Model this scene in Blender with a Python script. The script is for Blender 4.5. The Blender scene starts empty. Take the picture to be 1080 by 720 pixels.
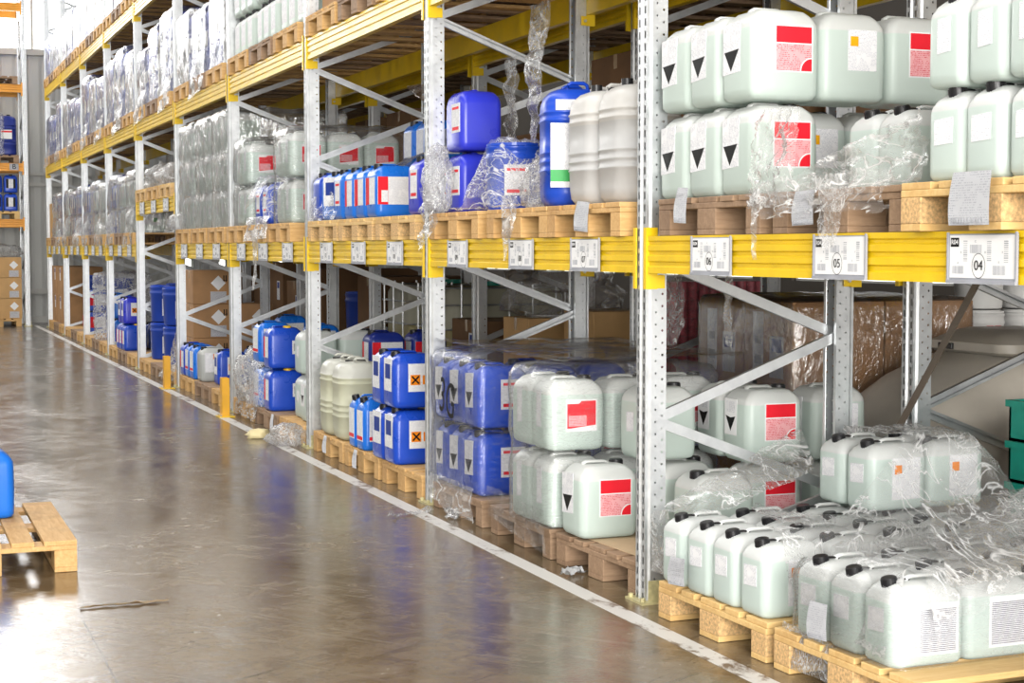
import bpy, bmesh, math, random
from mathutils import Vector, Matrix, noise
random.seed(7)
PI = math.pi
S = bpy.context.scene
COL = S.collection

# ------------------------------------------------------------------ camera
FPX = 1714.0
YAW = math.atan(667 / FPX)
PITCH = math.atan(98 / FPX)
cam_d = bpy.data.cameras.new('camera'); cam_d.sensor_width = 36; cam_d.lens = FPX / 1080 * 36
cam_d.clip_end = 200
cam = bpy.data.objects.new('camera', cam_d); COL.objects.link(cam)
cam.location = (-2.94, 0, 1.46)
cam.rotation_euler = (PI / 2 - PITCH, 0, -YAW)
S.camera = cam

# ------------------------------------------------------------------ world, light, exposure
W = bpy.data.worlds.new('hall_daylight'); S.world = W; W.use_nodes = True
W.node_tree.nodes['Background'].inputs[0].default_value = (1.0, 0.98, 0.95, 1)
W.node_tree.nodes['Background'].inputs[1].default_value = 0.10

def area(name, loc, rot, sx, sy, power, col=(1, 1, 1)):
    d = bpy.data.lights.new(name, 'AREA'); d.shape = 'RECTANGLE'; d.size = sx; d.size_y = sy
    d.energy = power; d.color = col
    o = bpy.data.objects.new(name, d); COL.objects.link(o); o.location = loc; o.rotation_euler = rot
    return o
# the loading door behind the photographer, the window band of the left wall, roof lights along the aisle
area('loading_door_daylight', (-4.2, -7.5, 3.0), (math.radians(90), 0, math.radians(-8)), 7, 5.5, 1750, (1, .98, .95))
area('dock_door_daylight', (2.6, -3.6, 2.0), (math.radians(90), 0, math.radians(6)), 4.2, 3.6, 140, (1, .98, .95))  # added fill for the near right pallets; no door stands there
area('side_window_daylight', (-8.7, 15, 6.2), (0, math.radians(-80), 0), 1.0, 34, 260, (1, .99, .97))
area('roof_light_daylight', (-2.6, 14, 8.6), (0, 0, 0), 2.2, 36, 820, (1, .99, .97))
area('gable_window_daylight', (-2.0, 32.6, 7.0), (math.radians(-90), 0, 0), 10, 2.6, 280, (1, 1, 1))
S.view_settings.view_transform = 'Standard'; S.view_settings.look = 'None'
S.view_settings.gamma = 1; S.view_settings.use_curve_mapping = False
S.view_settings.exposure = 0.68
S.cycles.transparent_max_bounces = 14
S.cycles.max_bounces = 8
S.cycles.diffuse_bounces = 1
S.cycles.use_denoising = True
S.cycles.sample_clamp_indirect = 6

# ------------------------------------------------------------------ node helpers
class V:
    """a node socket with arithmetic"""
    nt = None
    def __init__(s, k): s.k = k
    @staticmethod
    def m(op, *a, clamp=False):
        n = V.nt.nodes.new('ShaderNodeMath'); n.operation = op; n.use_clamp = clamp
        for i, x in enumerate(a):
            if isinstance(x, V): V.nt.links.new(x.k, n.inputs[i])
            else: n.inputs[i].default_value = x
        return V(n.outputs[0])
    def __add__(s, o): return V.m('ADD', s, o)
    def __sub__(s, o): return V.m('SUBTRACT', s, o)
    def __rsub__(s, o): return V.m('SUBTRACT', o, s)
    def __mul__(s, o): return V.m('MULTIPLY', s, o)
    def __lt__(s, o): return V.m('LESS_THAN', s, o)
    def __gt__(s, o): return V.m('GREATER_THAN', s, o)
    __radd__ = __add__; __rmul__ = __mul__
    def abs(s): return V.m('ABSOLUTE', s)
    def fract(s): return V.m('FRACT', s)

def newmat(name):
    m = bpy.data.materials.new(name); m.use_nodes = True
    nt = m.node_tree; V.nt = nt
    b = nt.nodes['Principled BSDF']
    return m, nt, b

def coords(nt, kind='Object'):
    t = nt.nodes.new('ShaderNodeTexCoord')
    s = nt.nodes.new('ShaderNodeSeparateXYZ'); nt.links.new(t.outputs[kind], s.inputs[0])
    return t.outputs[kind], V(s.outputs[0]), V(s.outputs[1]), V(s.outputs[2])

def noise_tex(nt, vec, scale, detail=4, rough=.55, dist=0.0, stretch=None):
    if stretch:
        mp = nt.nodes.new('ShaderNodeMapping'); mp.inputs['Scale'].default_value = stretch
        nt.links.new(vec, mp.inputs[0]); vec = mp.outputs[0]
    n = nt.nodes.new('ShaderNodeTexNoise'); n.inputs['Scale'].default_value = scale
    n.inputs['Detail'].default_value = detail; n.inputs['Roughness'].default_value = rough
    n.inputs['Distortion'].default_value = dist
    nt.links.new(vec, n.inputs['Vector'])
    return V(n.outputs[0])

def ramp(nt, fac, stops):
    r = nt.nodes.new('ShaderNodeValToRGB'); e = r.color_ramp.elements
    while len(e) < len(stops): e.new(.5)
    for x, (p, c) in zip(e, stops): x.position = p; x.color = (*c, 1)
    nt.links.new(fac.k, r.inputs[0]); return r.outputs[0]

def mixc(nt, fac, a, b):
    n = nt.nodes.new('ShaderNodeMix'); n.data_type = 'RGBA'
    if isinstance(fac, V): nt.links.new(fac.k, n.inputs[0])
    else: n.inputs[0].default_value = fac
    for i, x in ((6, a), (7, b)):
        if isinstance(x, tuple): n.inputs[i].default_value = (*x, 1)
        else: nt.links.new(x, n.inputs[i])
    return n.outputs[2]

def bump(nt, b, h, strength=.3, dist=.01):
    n = nt.nodes.new('ShaderNodeBump'); n.inputs['Strength'].default_value = strength
    n.inputs['Distance'].default_value = dist
    nt.links.new(h.k, n.inputs['Height'])
    for x in ([b] if not isinstance(b, list) else b): nt.links.new(n.outputs[0], x.inputs['Normal'])

def setp(b, color=None, rough=None, metal=None, spec=None):
    if color is not None: b.inputs['Base Color'].default_value = (*color, 1)
    if rough is not None: b.inputs['Roughness'].default_value = rough
    if metal is not None: b.inputs['Metallic'].default_value = metal
    if spec is not None: b.inputs['Specular IOR Level'].default_value = spec

def plain(name, color, rough=.5, metal=0, var=.12, scale=9, spec=.5):
    """a plain procedural surface: slight mottling in colour and gloss"""
    m, nt, b = newmat(name); setp(b, color, rough, metal, spec)
    v, x, y, z = coords(nt)
    n = noise_tex(nt, v, scale, 5)
    lo = tuple(c * (1 - var) for c in color); hi = tuple(min(1, c * (1 + var)) for c in color)
    nt.links.new(ramp(nt, n, [(.3, lo), (.7, hi)]), b.inputs['Base Color'])
    nt.links.new((n * .2 + (rough - .1)).k, b.inputs['Roughness'])
    return m

M = {}
# ---- metal
def galvanised(name, holes):
    m, nt, b = newmat(name); setp(b, (.66, .68, .69), .34, .82)
    v, x, y, z = coords(nt)
    n = noise_tex(nt, v, 14, 5, .6)
    n2 = noise_tex(nt, v, 3, 3, .6, stretch=(1, 1, .25))
    nt.links.new(mixc(nt, n2, ramp(nt, n, [(.3, (.48, .50, .52)), (.7, (.74, .76, .77))]), (.70, .72, .73)), b.inputs['Base Color'])
    nt.links.new((n * .25 + .28).k, b.inputs['Roughness'])
    if holes:
        g = nt.nodes.new('ShaderNodeNewGeometry'); s = nt.nodes.new('ShaderNodeSeparateXYZ')
        t = nt.nodes.new('ShaderNodeTexCoord'); nt.links.new(t.outputs['Normal'], s.inputs[0])
        ny = V(s.outputs[1]).abs() > .8
        nx = V(s.outputs[0]).abs() > .8
        zf = ((z * 20).fract() - .5) * .05
        zf2 = ((z * 20 + .5).fract() - .5) * .05
        d1 = V.m('SQRT', zf * zf + (x - .072) * (x - .072)) < .0050
        d2 = V.m('SQRT', zf2 * zf2 + (x - .042) * (x - .042)) < .0042
        side = V.m('MAXIMUM', d1, d2) * ny
        yy = y.abs() - .026
        slot = (yy.abs() < .0065) * (zf.abs() < .015) * nx
        hole = V.m('MAXIMUM', side, slot)
        tr = nt.nodes.new('ShaderNodeBsdfTransparent'); mx = nt.nodes.new('ShaderNodeMixShader')
        nt.links.new(hole.k, mx.inputs[0]); nt.links.new(b.outputs[0], mx.inputs[1]); nt.links.new(tr.outputs[0], mx.inputs[2])
        nt.links.new(mx.outputs[0], nt.nodes['Material Output'].inputs[0])
    return m
M['upright'] = galvanised('galvanised_perforated_steel', True)
M['galv'] = galvanised('galvanised_steel', False)
M['yellow'] = plain('yellow_beam_paint', (.88, .58, .010), .32, 0, .10, 6)
M['guardpaint'] = plain('amber_guard_paint', (.80, .40, .015), .4, 0, .10, 8)
M['orange_paint'] = plain('orange_beam_paint', (.85, .36, .03), .35, 0, .08, 5)
M['footpaint'] = plain('worn_yellow_foot_plate', (.56, .50, .26), .5, .2, .25, 30)
M['bolt'] = plain('zinc_bolt', (.75, .75, .74), .3, .8)
M['strap_steel'] = plain('dull_strap_steel', (.23, .19, .15), .5, .5)
M['dark_steel'] = plain('dark_steel', (.10, .10, .11), .5, .4)
# ---- wood
def wood(name, a, bcol, dark):
    m, nt, b = newmat(name)
    v, x, y, z = coords(nt)
    oi = nt.nodes.new('ShaderNodeObjectInfo'); r = V(oi.outputs['Random'])
    n = noise_tex(nt, v, 6, 6, .65, .6, stretch=(1, 9, 9))
    st = noise_tex(nt, v, 2.3, 5, .7)
    base = ramp(nt, n, [(.25, a), (.75, bcol)])
    c = mixc(nt, ((st - .52) * 3.2 + r * .35 - .1) * 1.0, base, dark)
    for nd in nt.nodes:
        if nd.type == 'MIX': nd.clamp_factor = True
    nt.links.new(c, b.inputs['Base Color'])
    setp(b, None, .68)
    bump(nt, b, n, .25, .004)
    return m
M['wood'] = wood('raw_pallet_wood', (.58, .31, .10), (.78, .51, .22), (.34, .165, .055))
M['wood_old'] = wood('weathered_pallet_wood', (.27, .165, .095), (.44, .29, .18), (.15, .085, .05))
M['wood_new'] = wood('fresh_pallet_wood', (.70, .42, .14), (.85, .60, .27), (.50, .27, .09))
M['chipblock'] = plain('chipboard_block', (.66, .42, .19), .8, 0, .4, 90)
# ---- plastics
def hdpe(name, top, liquid, level):
    """natural polyethylene: filled up to LEVEL with a tinted liquid that shows through the wall"""
    m, nt, b = newmat(name); setp(b, None, .33)
    v, x, y, z = coords(nt)
    n = noise_tex(nt, v, 7, 3)
    f = V.m('MULTIPLY_ADD', z, 160.0, .5 - level * 160.0, clamp=True)
    c = mixc(nt, f, liquid, top)
    nt.links.new(c, b.inputs['Base Color'])
    nt.links.new((n * .15 + .25).k, b.inputs['Roughness'])
    t = nt.nodes.new('ShaderNodeBsdfTranslucent'); nt.links.new(c, t.inputs[0])
    mx = nt.nodes.new('ShaderNodeMixShader'); mx.inputs[0].default_value = .32
    nt.links.new(b.outputs[0], mx.inputs[1]); nt.links.new(t.outputs[0], mx.inputs[2])
    nt.links.new(mx.outputs[0], nt.nodes['Material Output'].inputs[0])
    bump(nt, b, noise_tex(nt, v, 30, 2), .05, .002)
    return m
M['clear'] = hdpe('natural_plastic_green_liquid', (.90, .92, .89), (.77, .89, .82), .262)
M['clear_s'] = hdpe('natural_plastic_pale_liquid', (.90, .92, .90), (.77, .89, .83), .205)
M['clear_grey'] = hdpe('natural_plastic_grey_liquid', (.74, .75, .72), (.60, .62, .60), .27)
M['clear_yellow'] = hdpe('natural_plastic_cream_liquid', (.82, .82, .74), (.80, .80, .60), .43)
M['clear_white'] = hdpe('natural_plastic_milky_liquid', (.88, .86, .82), (.79, .79, .78), .36)
M['blue'] = plain('blue_plastic', (.012, .070, .52), .30, 0, .10, 4)
M['violet'] = plain('violet_blue_plastic', (.030, .042, .56), .30, 0, .10, 4)
M['azure'] = plain('azure_plastic', (.012, .17, .70), .30, 0, .10, 4)
M['midblue'] = plain('mid_blue_plastic', (.010, .050, .36), .33, 0, .12, 4)
M['navy'] = plain('navy_plastic', (.012, .03, .25), .35, 0, .15, 4)
M['black'] = plain('black_plastic', (.012, .012, .014), .35, 0, .1)
M['capyellow'] = plain('yellow_cap_plastic', (.90, .55, .02), .4)
M['capred'] = plain('red_cap_plastic', (.62, .03, .03), .4)
M['ring'] = plain('lime_ring_plastic', (.75, .80, .05), .4)
M['beige'] = plain('beige_tank_plastic', (.62, .57, .49), .34, 0, .10, 3)
M['teal'] = plain('teal_crate_plastic', (.01, .36, .26), .4, 0, .1)
M['white_plastic'] = plain('white_plastic', (.84, .83, .80), .4, 0, .05)
M['ibc_yellow'] = hdpe('tote_plastic_yellow_liquid', (.66, .64, .50), (.62, .54, .26), .65)
# ---- print and paper
def printed(name, paper, ink, dens=.5, period=.007):
    m, nt, b = newmat(name); setp(b, paper, .6, spec=.2)
    v, x, y, z = coords(nt)
    line = ((z * (1 / period)).fract() < .45)
    wv = noise_tex(nt, v, 420, 1, .5, stretch=(1, 1, .3)) > (1 - dens)
    para = noise_tex(nt, v, 26, 1) > (.40 if dens < .6 else .2)
    nt.links.new(mixc(nt, line * wv * para, paper, ink), b.inputs['Base Color'])
    return m
M['label'] = printed('printed_white_label', (.86, .86, .87), (.50, .51, .56), .5, .0046)
M['label_text'] = printed('dense_printed_label', (.80, .80, .83), (.16, .16, .20), .66, .0060)
M['label_pink'] = printed('printed_pink_label', (.86, .42, .44), (.70, .08, .10))
M['lab_white'] = plain('label_white', (.90, .90, .90), .5, 0, .03, spec=.15)
M['lab_red'] = plain('label_red', (.80, .02, .035), .45, 0, .06, spec=.15)
M['lab_orange'] = plain('label_orange', (.90, .26, .01), .45, 0, .05, spec=.15)
M['lab_amber'] = plain('label_amber', (.88, .42, .01), .45, 0, .05, spec=.15)
M['lab_black'] = plain('label_black', (.008, .008, .008), .5, 0, .1, spec=.15)
M['lab_green'] = plain('label_green', (.02, .36, .07), .45)
M['lab_grey'] = plain('label_grey', (.42, .43, .46), .45)
M['lab_blue'] = plain('label_blue', (.02, .05, .28), .45, spec=.15)
M['tagholder'] = plain('tag_holder_grey', (.38, .39, .43), .4)
M['paper'] = printed('printed_paper_sheet', (.86, .86, .88), (.62, .62, .66))
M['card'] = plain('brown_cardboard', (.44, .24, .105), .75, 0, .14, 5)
M['card_dark'] = plain('dark_cardboard', (.20, .105, .045), .8, 0, .14, 5)  # brown cardboard again, with the rear racking's shade put into its colour
M['cream_paper'] = plain('cream_paper', (.80, .68, .38), .7)
M['card_light'] = plain('tan_cardboard', (.60, .36, .15), .75, 0, .10, 5)
M['tape'] = plain('brown_packing_tape', (.46, .32, .18), .25, 0, .05)
M['kraft'] = plain('kraft_sheet', (.62, .45, .27), .8, 0, .08)
M['redpack'] = plain('red_wrapped_packs', (.62, .10, .14), .4, 0, .4, 30)
# ---- film
def film(name, clear, milky, rough, bscale, bstr, stretch=(1, 1, 1), haze=.05, fres=.7):
    """clear film: mostly see-through, glossy, with whitened creases and haze that paint in reflected light"""
    m, nt, b = newmat(name); nt.nodes.remove(b)
    v, x, y, z = coords(nt)
    n = noise_tex(nt, v, bscale, 3.5, .55, 1.6, stretch)
    n2 = noise_tex(nt, v, bscale * 2.7, 3, .55, 2.2, stretch)
    c1 = V.m('SUBTRACT', 1.0, V.m('MULTIPLY', (n - .5).abs(), 42.0, clamp=True))
    c2 = V.m('SUBTRACT', 1.0, V.m('MULTIPLY', (n2 - .5).abs(), 16.0, clamp=True))
    patch = V.m('MULTIPLY_ADD', noise_tex(nt, v, bscale * .45, 3), 3.6, -1.7, clamp=True)
    cre = V.m('MAXIMUM', c1, c2 * patch)
    tr = nt.nodes.new('ShaderNodeBsdfTransparent')
    gl = nt.nodes.new('ShaderNodeBsdfGlossy'); gl.inputs['Roughness'].default_value = rough
    gl.inputs[0].default_value = (.97, .97, .97, 1)
    df = nt.nodes.new('ShaderNodeBsdfDiffuse'); df.inputs[0].default_value = (.92, .92, .92, 1)
    tl = nt.nodes.new('ShaderNodeBsdfTranslucent'); tl.inputs[0].default_value = (.92, .92, .92, 1)
    ad = nt.nodes.new('ShaderNodeMixShader'); ad.inputs[0].default_value = .45
    nt.links.new(df.outputs[0], ad.inputs[1]); nt.links.new(tl.outputs[0], ad.inputs[2])
    bump(nt, [gl, df], n + n2 * .35, bstr, .02)
    fr = nt.nodes.new('ShaderNodeLayerWeight'); fr.inputs[0].default_value = .22
    m1 = nt.nodes.new('ShaderNodeMixShader')
    f = V.m('ADD', V.m('MULTIPLY', V(fr.outputs['Fresnel']), fres), 1 - clear, clamp=True)
    nt.links.new(f.k, m1.inputs[0]); nt.links.new(tr.outputs[0], m1.inputs[1]); nt.links.new(gl.outputs[0], m1.inputs[2])
    m2 = nt.nodes.new('ShaderNodeMixShader')
    nt.links.new(V.m('ADD', cre * milky, haze, clamp=True).k, m2.inputs[0])  # white mixed in here stands in for daylight reflected by the film
    nt.links.new(m1.outputs[0], m2.inputs[1]); nt.links.new(ad.outputs[0], m2.inputs[2])
    nt.links.new(m2.outputs[0], nt.nodes['Material Output'].inputs[0])
    return m
M['film'] = film('loose_stretch_film', .985, .90, .10, 5, .45, (1, .4, 1), haze=.13, fres=.25)
M['film_tight'] = film('tight_stretch_film', .975, .22, .10, 6, .3, (1, 1, 5), haze=.012)
M['film_crinkle'] = film('crinkled_stretch_film', .93, .75, .15, 11, .9, (1, 1, .55), haze=.16, fres=.4)
M['film_far'] = film('wound_stretch_film', .76, .14, .16, 7, 1.0, (1, 1, .6), haze=.015)
M['film_dark'] = film('dusty_stretch_film', .96, .22, .2, 8, .5, haze=.02)
# ---- hall
def floor_mat():
    m, nt, b = newmat('polished_wet_concrete')
    v, x, y, z = coords(nt)
    n1 = noise_tex(nt, v, 1.1, 8, .68, .6, stretch=(1.6, .7, 1))
    n2 = noise_tex(nt, v, 6.0, 7, .68, .5)
    n3 = noise_tex(nt, v, .45, 3, .5)
    n4 = noise_tex(nt, v, 40, 4, .65)
    mp = nt.nodes.new('ShaderNodeMapping'); mp.inputs['Rotation'].default_value = (0, 0, .9); nt.links.new(v, mp.inputs[0])
    sc1 = noise_tex(nt, mp.outputs[0], 9, 5, .7, 1.2, stretch=(.18, 2.6, 1))
    mp2 = nt.nodes.new('ShaderNodeMapping'); mp2.inputs['Rotation'].default_value = (0, 0, -.55); nt.links.new(v, mp2.inputs[0])
    sc2 = noise_tex(nt, mp2.outputs[0], 7, 5, .7, .8, stretch=(.2, 3.0, 1))
    c1 = ramp(nt, n1, [(.30, (.070, .042, .019)), (.47, (.165, .112, .058)), (.58, (.205, .150, .088)), (.72, (.285, .232, .160))])
    c2 = ramp(nt, n2, [(.34, (.075, .048, .024)), (.5, (.175, .128, .075)), (.68, (.275, .225, .158))])
    c = mixc(nt, .45, c1, c2)
    c = mixc(nt, V.m('MULTIPLY', sc1 - .56, 3.5, clamp=True), c, (.30, .26, .20))
    c = mixc(nt, V.m('MULTIPLY', sc2 - .57, 4.0, clamp=True), c, (.055, .036, .018))
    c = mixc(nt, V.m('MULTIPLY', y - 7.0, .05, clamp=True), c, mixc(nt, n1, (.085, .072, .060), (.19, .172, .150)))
    # joints of the slab
    jx = ((x * .25 + .055 + (n2 - .5) * .004).fract() - .5).abs() < .0010
    jy = ((y * .2 + .27 + (n2 - .5) * .003).fract() - .5).abs() < .0010
    c = mixc(nt, V.m('MAXIMUM', jx, jy) * .75, c, (.045, .032, .022))
    nt.links.new(c, b.inputs['Base Color'])
    r = V.m('MULTIPLY_ADD', n2, .55, -.12, clamp=True) * .62 + V.m('MULTIPLY_ADD', n1, 1.2, -.5, clamp=True) * .45 + .045
    nt.links.new(r.k, b.inputs['Roughness'])
    setp(b, None, None, 0, .62)
    h = n2 * .5 + n4 * .22 + sc1 * .4 + sc2 * .3
    bump(nt, b, h, .16, .012)
    return m
M['floor'] = floor_mat()
def line_mat():
    m, nt, b = newmat('worn_white_floor_paint')
    v, x, y, z = coords(nt)
    n = noise_tex(nt, v, 9, 6, .7, .3, stretch=(1, .6, 1))
    n2 = noise_tex(nt, v, 1.3, 3)
    nt.links.new(mixc(nt, V.m('MULTIPLY', n * .75 + n2 * .45 - .635, 14.0, clamp=True), (.70, .68, .64), (.17, .115, .075)), b.inputs['Base Color'])
    setp(b, None, .4)
    return m
M['line'] = line_mat()
def ribbed(name, col, per):
    m, nt, b = newmat(name); setp(b, col, .5)
    v, x, y, z = coords(nt)
    bump(nt, b, V.m('SMOOTH_MIN', ((x * (1 / per)).fract() - .5).abs() * 4, 1.0, .1), .6, .03)
    return m
M['cladding'] = ribbed('ribbed_wall_cladding', (.60, .60, .57), .25)
M['wallpaint'] = plain('pale_wall_paint', (.62, .61, .57), .7, 0, .05, 2)
M['wallgrey'] = plain('grey_wall_paint', (.085, .07, .055), .7, 0, .06, 2)  # shade put into the colour so the hall beyond the racking reads dark
M['ceil'] = plain('dark_roof_deck', (.10, .085, .07), .8, 0, .1, 2)
def glow(name, col, st):
    m, nt, b = newmat(name); setp(b, (.8, .8, .8), .3)
    b.inputs['Emission Color'].default_value = (*col, 1); b.inputs['Emission Strength'].default_value = st
    return m
M['pane'] = glow('daylit_window_pane', (1, 1, .98), 3.2)
M['pane_low'] = glow('daylit_low_window_pane', (1, 1, .97), 1.4)
M['pane_left'] = glow('daylit_side_window_pane', (1, 1, .97), .16)

# ------------------------------------------------------------------ mesh helpers
def bm_box(bm, c, s, rot=None, mi=0, bev=0):
    r = bmesh.ops.create_cube(bm, size=1)
    vs = r['verts']
    bmesh.ops.scale(bm, vec=s, verts=vs)
    fs = list({f for v in vs for f in v.link_faces})
    if bev:
        e = list({e for v in vs for e in v.link_edges})
        q = bmesh.ops.bevel(bm, geom=e, offset=bev, segments=2, affect='EDGES', profile=.5)
        vs = list({v for f in q['faces'] for v in f.verts} | {v for v in vs if v.is_valid})
        fs = list({f for v in vs for f in v.link_faces})
    for f in fs: f.material_index = mi
    if rot is not None: bmesh.ops.rotate(bm, cent=(0, 0, 0), matrix=rot, verts=vs)
    bmesh.ops.translate(bm, vec=c, verts=vs)

def bm_cyl(bm, c, r, h, n=20, axis='Z', r2=None, mi=0, bev=0, M4=None):
    q = bmesh.ops.create_cone(bm, cap_ends=True, segments=n, radius1=r, radius2=r if r2 is None else r2, depth=h)
    vs = q['verts']
    if axis == 'X': bmesh.ops.rotate(bm, cent=(0, 0, 0), matrix=Matrix.Rotation(PI / 2, 3, 'Y'), verts=vs)
    if axis == 'Y': bmesh.ops.rotate(bm, cent=(0, 0, 0), matrix=Matrix.Rotation(PI / 2, 3, 'X'), verts=vs)
    if M4 is not None: bmesh.ops.rotate(bm, cent=(0, 0, 0), matrix=M4, verts=vs)
    for f in {f for v in vs for f in v.link_faces}: f.material_index = mi
    bmesh.ops.translate(bm, vec=c, verts=vs)

def fin(name, bm, mats, smooth=False, angle=None):
    bmesh.ops.recalc_face_normals(bm, faces=bm.faces[:])
    me = bpy.data.meshes.new(name); bm.to_mesh(me); bm.free()
    for m in (mats if isinstance(mats, (list, tuple)) else [mats]): me.materials.append(M[m] if isinstance(m, str) else m)
    if smooth:
        for p in me.polygons: p.use_smooth = True
        if angle: me.set_sharp_from_angle(angle=math.radians(angle))
    return me

def rrect(a, b, r, n=5):
    r = min(r, a * .999, b * .999); pts = []
    for cx, cy, t0 in ((a - r, b - r, 0), (-a + r, b - r, PI / 2), (-a + r, -b + r, PI), (a - r, -b + r, 1.5 * PI)):
        for i in range(n + 1):
            t = t0 + PI / 2 * i / n
            pts.append((cx + r * math.cos(t), cy + r * math.sin(t)))
    return pts

def bm_loft(bm, rings, n=5, mi=0):
    """rings: (z, a, b, r[, ox, oy]) rounded rectangles stacked into a closed body"""
    prev = None; first = None
    for q in rings:
        z, a, b, r = q[:4]; ox, oy = (q[4], q[5]) if len(q) > 5 else (0, 0)
        vs = [bm.verts.new((x + ox, y + oy, z)) for x, y in rrect(a, b, r, n)]
        if prev:
            for i in range(len(vs)):
                f = bm.faces.new((prev[i], prev[(i + 1) % len(vs)], vs[(i + 1) % len(vs)], vs[i])); f.material_index = mi
        else: first = vs
        prev = vs
    bm.faces.new(first[::-1]).material_index = mi; bm.faces.new(prev).material_index = mi

def bm_path(bm, pts, rx, ry=None, mi=0, n=8):
    """a tube with a rounded section along a polyline (kept in a vertical plane or any)"""
    ry = ry or rx; rings = []
    P = [Vector(p) for p in pts]
    for i, p in enumerate(P):
        d = (P[min(i + 1, len(P) - 1)] - P[max(i - 1, 0)]).normalized()
        up = Vector((0, 0, 1)) if abs(d.z) < .95 else Vector((1, 0, 0))
        s = d.cross(up).normalized(); u = s.cross(d)
        rings.append([bm.verts.new(p + s * (rx * math.cos(2 * PI * k / n)) + u * (ry * math.sin(2 * PI * k / n))) for k in range(n)])
    for a, b in zip(rings, rings[1:]):
        for k in range(n):
            bm.faces.new((a[k], a[(k + 1) % n], b[(k + 1) % n], b[k])).material_index = mi
    bm.faces.new(rings[0][::-1]).material_index = mi; bm.faces.new(rings[-1]).material_index = mi

# ------------------------------------------------------------------ object helpers
def words(s):
    import re
    return len(re.findall(r"[A-Za-z0-9']+", s))
def tag(o, label=None, cat=None, group=None, kind=None):
    if label:
        assert 4 <= words(label) <= 16, label
        o['label'] = label
    if cat: o['category'] = cat
    if group: o['group'] = group
    if kind: o['kind'] = kind
    return o
def empty(name, loc=(0, 0, 0), rz=0):
    o = bpy.data.objects.new(name, None); o.empty_display_size = .1
    COL.objects.link(o); o.location = loc; o.rotation_euler = (0, 0, rz); return o
def obj(name, me, parent=None, loc=(0, 0, 0), rot=(0, 0, 0), label=None):
    o = bpy.data.objects.new(name, me); COL.objects.link(o)
    o.location = loc; o.rotation_euler = rot
    if parent: o.parent = parent
    if label: o['label'] = label
    return o
def struct(name, me, loc=(0, 0, 0), rot=(0, 0, 0), parent=None):
    o = obj(name, me, parent, loc, rot)
    if not parent: o['kind'] = 'structure'
    return o
def place(parts, name, loc, rz, label, cat, group=None):
    """parts: list of (part name, mesh[, part label[, sub-parts]]) -> one thing: an Empty with its parts"""
    t = empty(name, loc, rz); tag(t, label, cat, group)
    for p in parts:
        o = obj(p[0], p[1], t)
        if len(p) > 2 and p[2]: o['label'] = p[2]
        if len(p) > 3:
            for s in p[3]: obj(s[0], s[1], o)
    return t
def single(me, name, loc, rz, label, cat, group=None):
    o = obj(name, me, None, loc, (0, 0, rz)); tag(o, label, cat, group); return o
# ------------------------------------------------------------------ hall shell
ENDY, RIGHTX, LEFTX, CEILZ, BACKY = 33.4, 8.0, -9.0, 9.0, -8.0
def plane_box(name, c, s, mat):
    bm = bmesh.new(); bm_box(bm, c, s); return struct(name, fin(name, bm, mat))
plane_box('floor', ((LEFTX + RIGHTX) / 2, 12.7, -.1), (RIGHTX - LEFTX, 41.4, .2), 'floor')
plane_box('ceiling', ((LEFTX + RIGHTX) / 2, 12.7, CEILZ + .1), (RIGHTX - LEFTX, 41.4, .2), 'ceil')
# end wall: painted plinth pieces around low windows, ribbed cladding above, a glazed band under the roof
def wall_with_holes(name, axis, pos, u0, u1, z0, z1, holes, mat, th=.2):
    """holes: (u0,u1,z0,z1), no overlaps in u or same z-band; splits the wall into columns"""
    bm = bmesh.new()
    us = sorted({u0, u1, *[h[0] for h in holes], *[h[1] for h in holes]})
    for a, b in zip(us, us[1:]):
        hs = sorted([(h[2], h[3]) for h in holes if h[0] <= a + 1e-6 and h[1] >= b - 1e-6])
        z = z0
        for h0, h1 in hs + [(z1, z1)]:
            if h0 > z + 1e-6:
                c = ((a + b) / 2, (z + h0) / 2)
                if axis == 'Y': bm_box(bm, (c[0], pos + th / 2, c[1]), (b - a, th, h0 - z))
                else: bm_box(bm, (pos + (th / 2 if pos > 0 else -th / 2), c[0], c[1]), (th, b - a, h0 - z))
            z = max(z, h1)
    return struct(name, fin(name, bm, mat))
low = [(2.6 + .95 * i, 3.05 + .95 * i, .75, 2.2) for i in range(5)]
wall_with_holes('wall_end', 'Y', ENDY, LEFTX, RIGHTX, 0, CEILZ, low + [(-8, .95, 5.35, 8.6)], 'cladding')
rwin = [(6.0 + 4.4 * i, 9.4 + 4.4 * i, z0, z1) for i in range(2, 6) for z0, z1 in ((1.05, 1.5), (3.0, 3.4))]
wall_with_holes('wall_right', 'X', RIGHTX, BACKY, ENDY, 0, CEILZ, rwin, 'wallgrey')
wall_with_holes('wall_left', 'X', LEFTX, BACKY, ENDY, 0, CEILZ, [(-2, 32, 2.2, 7.0)], 'wallpaint')
wcount = [0]
def window(c, s, axis, cols, rows, pane):
    wcount[0] += 1; nm = 'window_%d' % wcount[0]
    bm = bmesh.new(); w, h = s; t = .05
    def bar(u, z, du, dz):
        bm_box(bm, (u, 0, z) if axis == 'Y' else (0, u, z), (du, .08, dz) if axis == 'Y' else (.08, du, dz))
    for i in range(cols + 1): bar(-w / 2 + w * i / cols, 0, t, h)
    for j in range(rows + 1): bar(0, -h / 2 + h * j / rows, w, t)
    o = struct(nm, fin('window_frame', bm, 'wallpaint'), c)
    bm = bmesh.new(); bm_box(bm, (0, 0, 0), (w, .02, h) if axis == 'Y' else (.02, w, h))
    obj('pane', fin('pane', bm, pane), o)
window((-3.52, ENDY + .1, 6.97), (8.94, 3.25), 'Y', 9, 2, 'pane')
for u0, u1, z0, z1 in low: window(((u0 + u1) / 2, ENDY + .1, (z0 + z1) / 2), (u1 - u0, z1 - z0), 'Y', 1, 2, 'pane_low')
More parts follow.
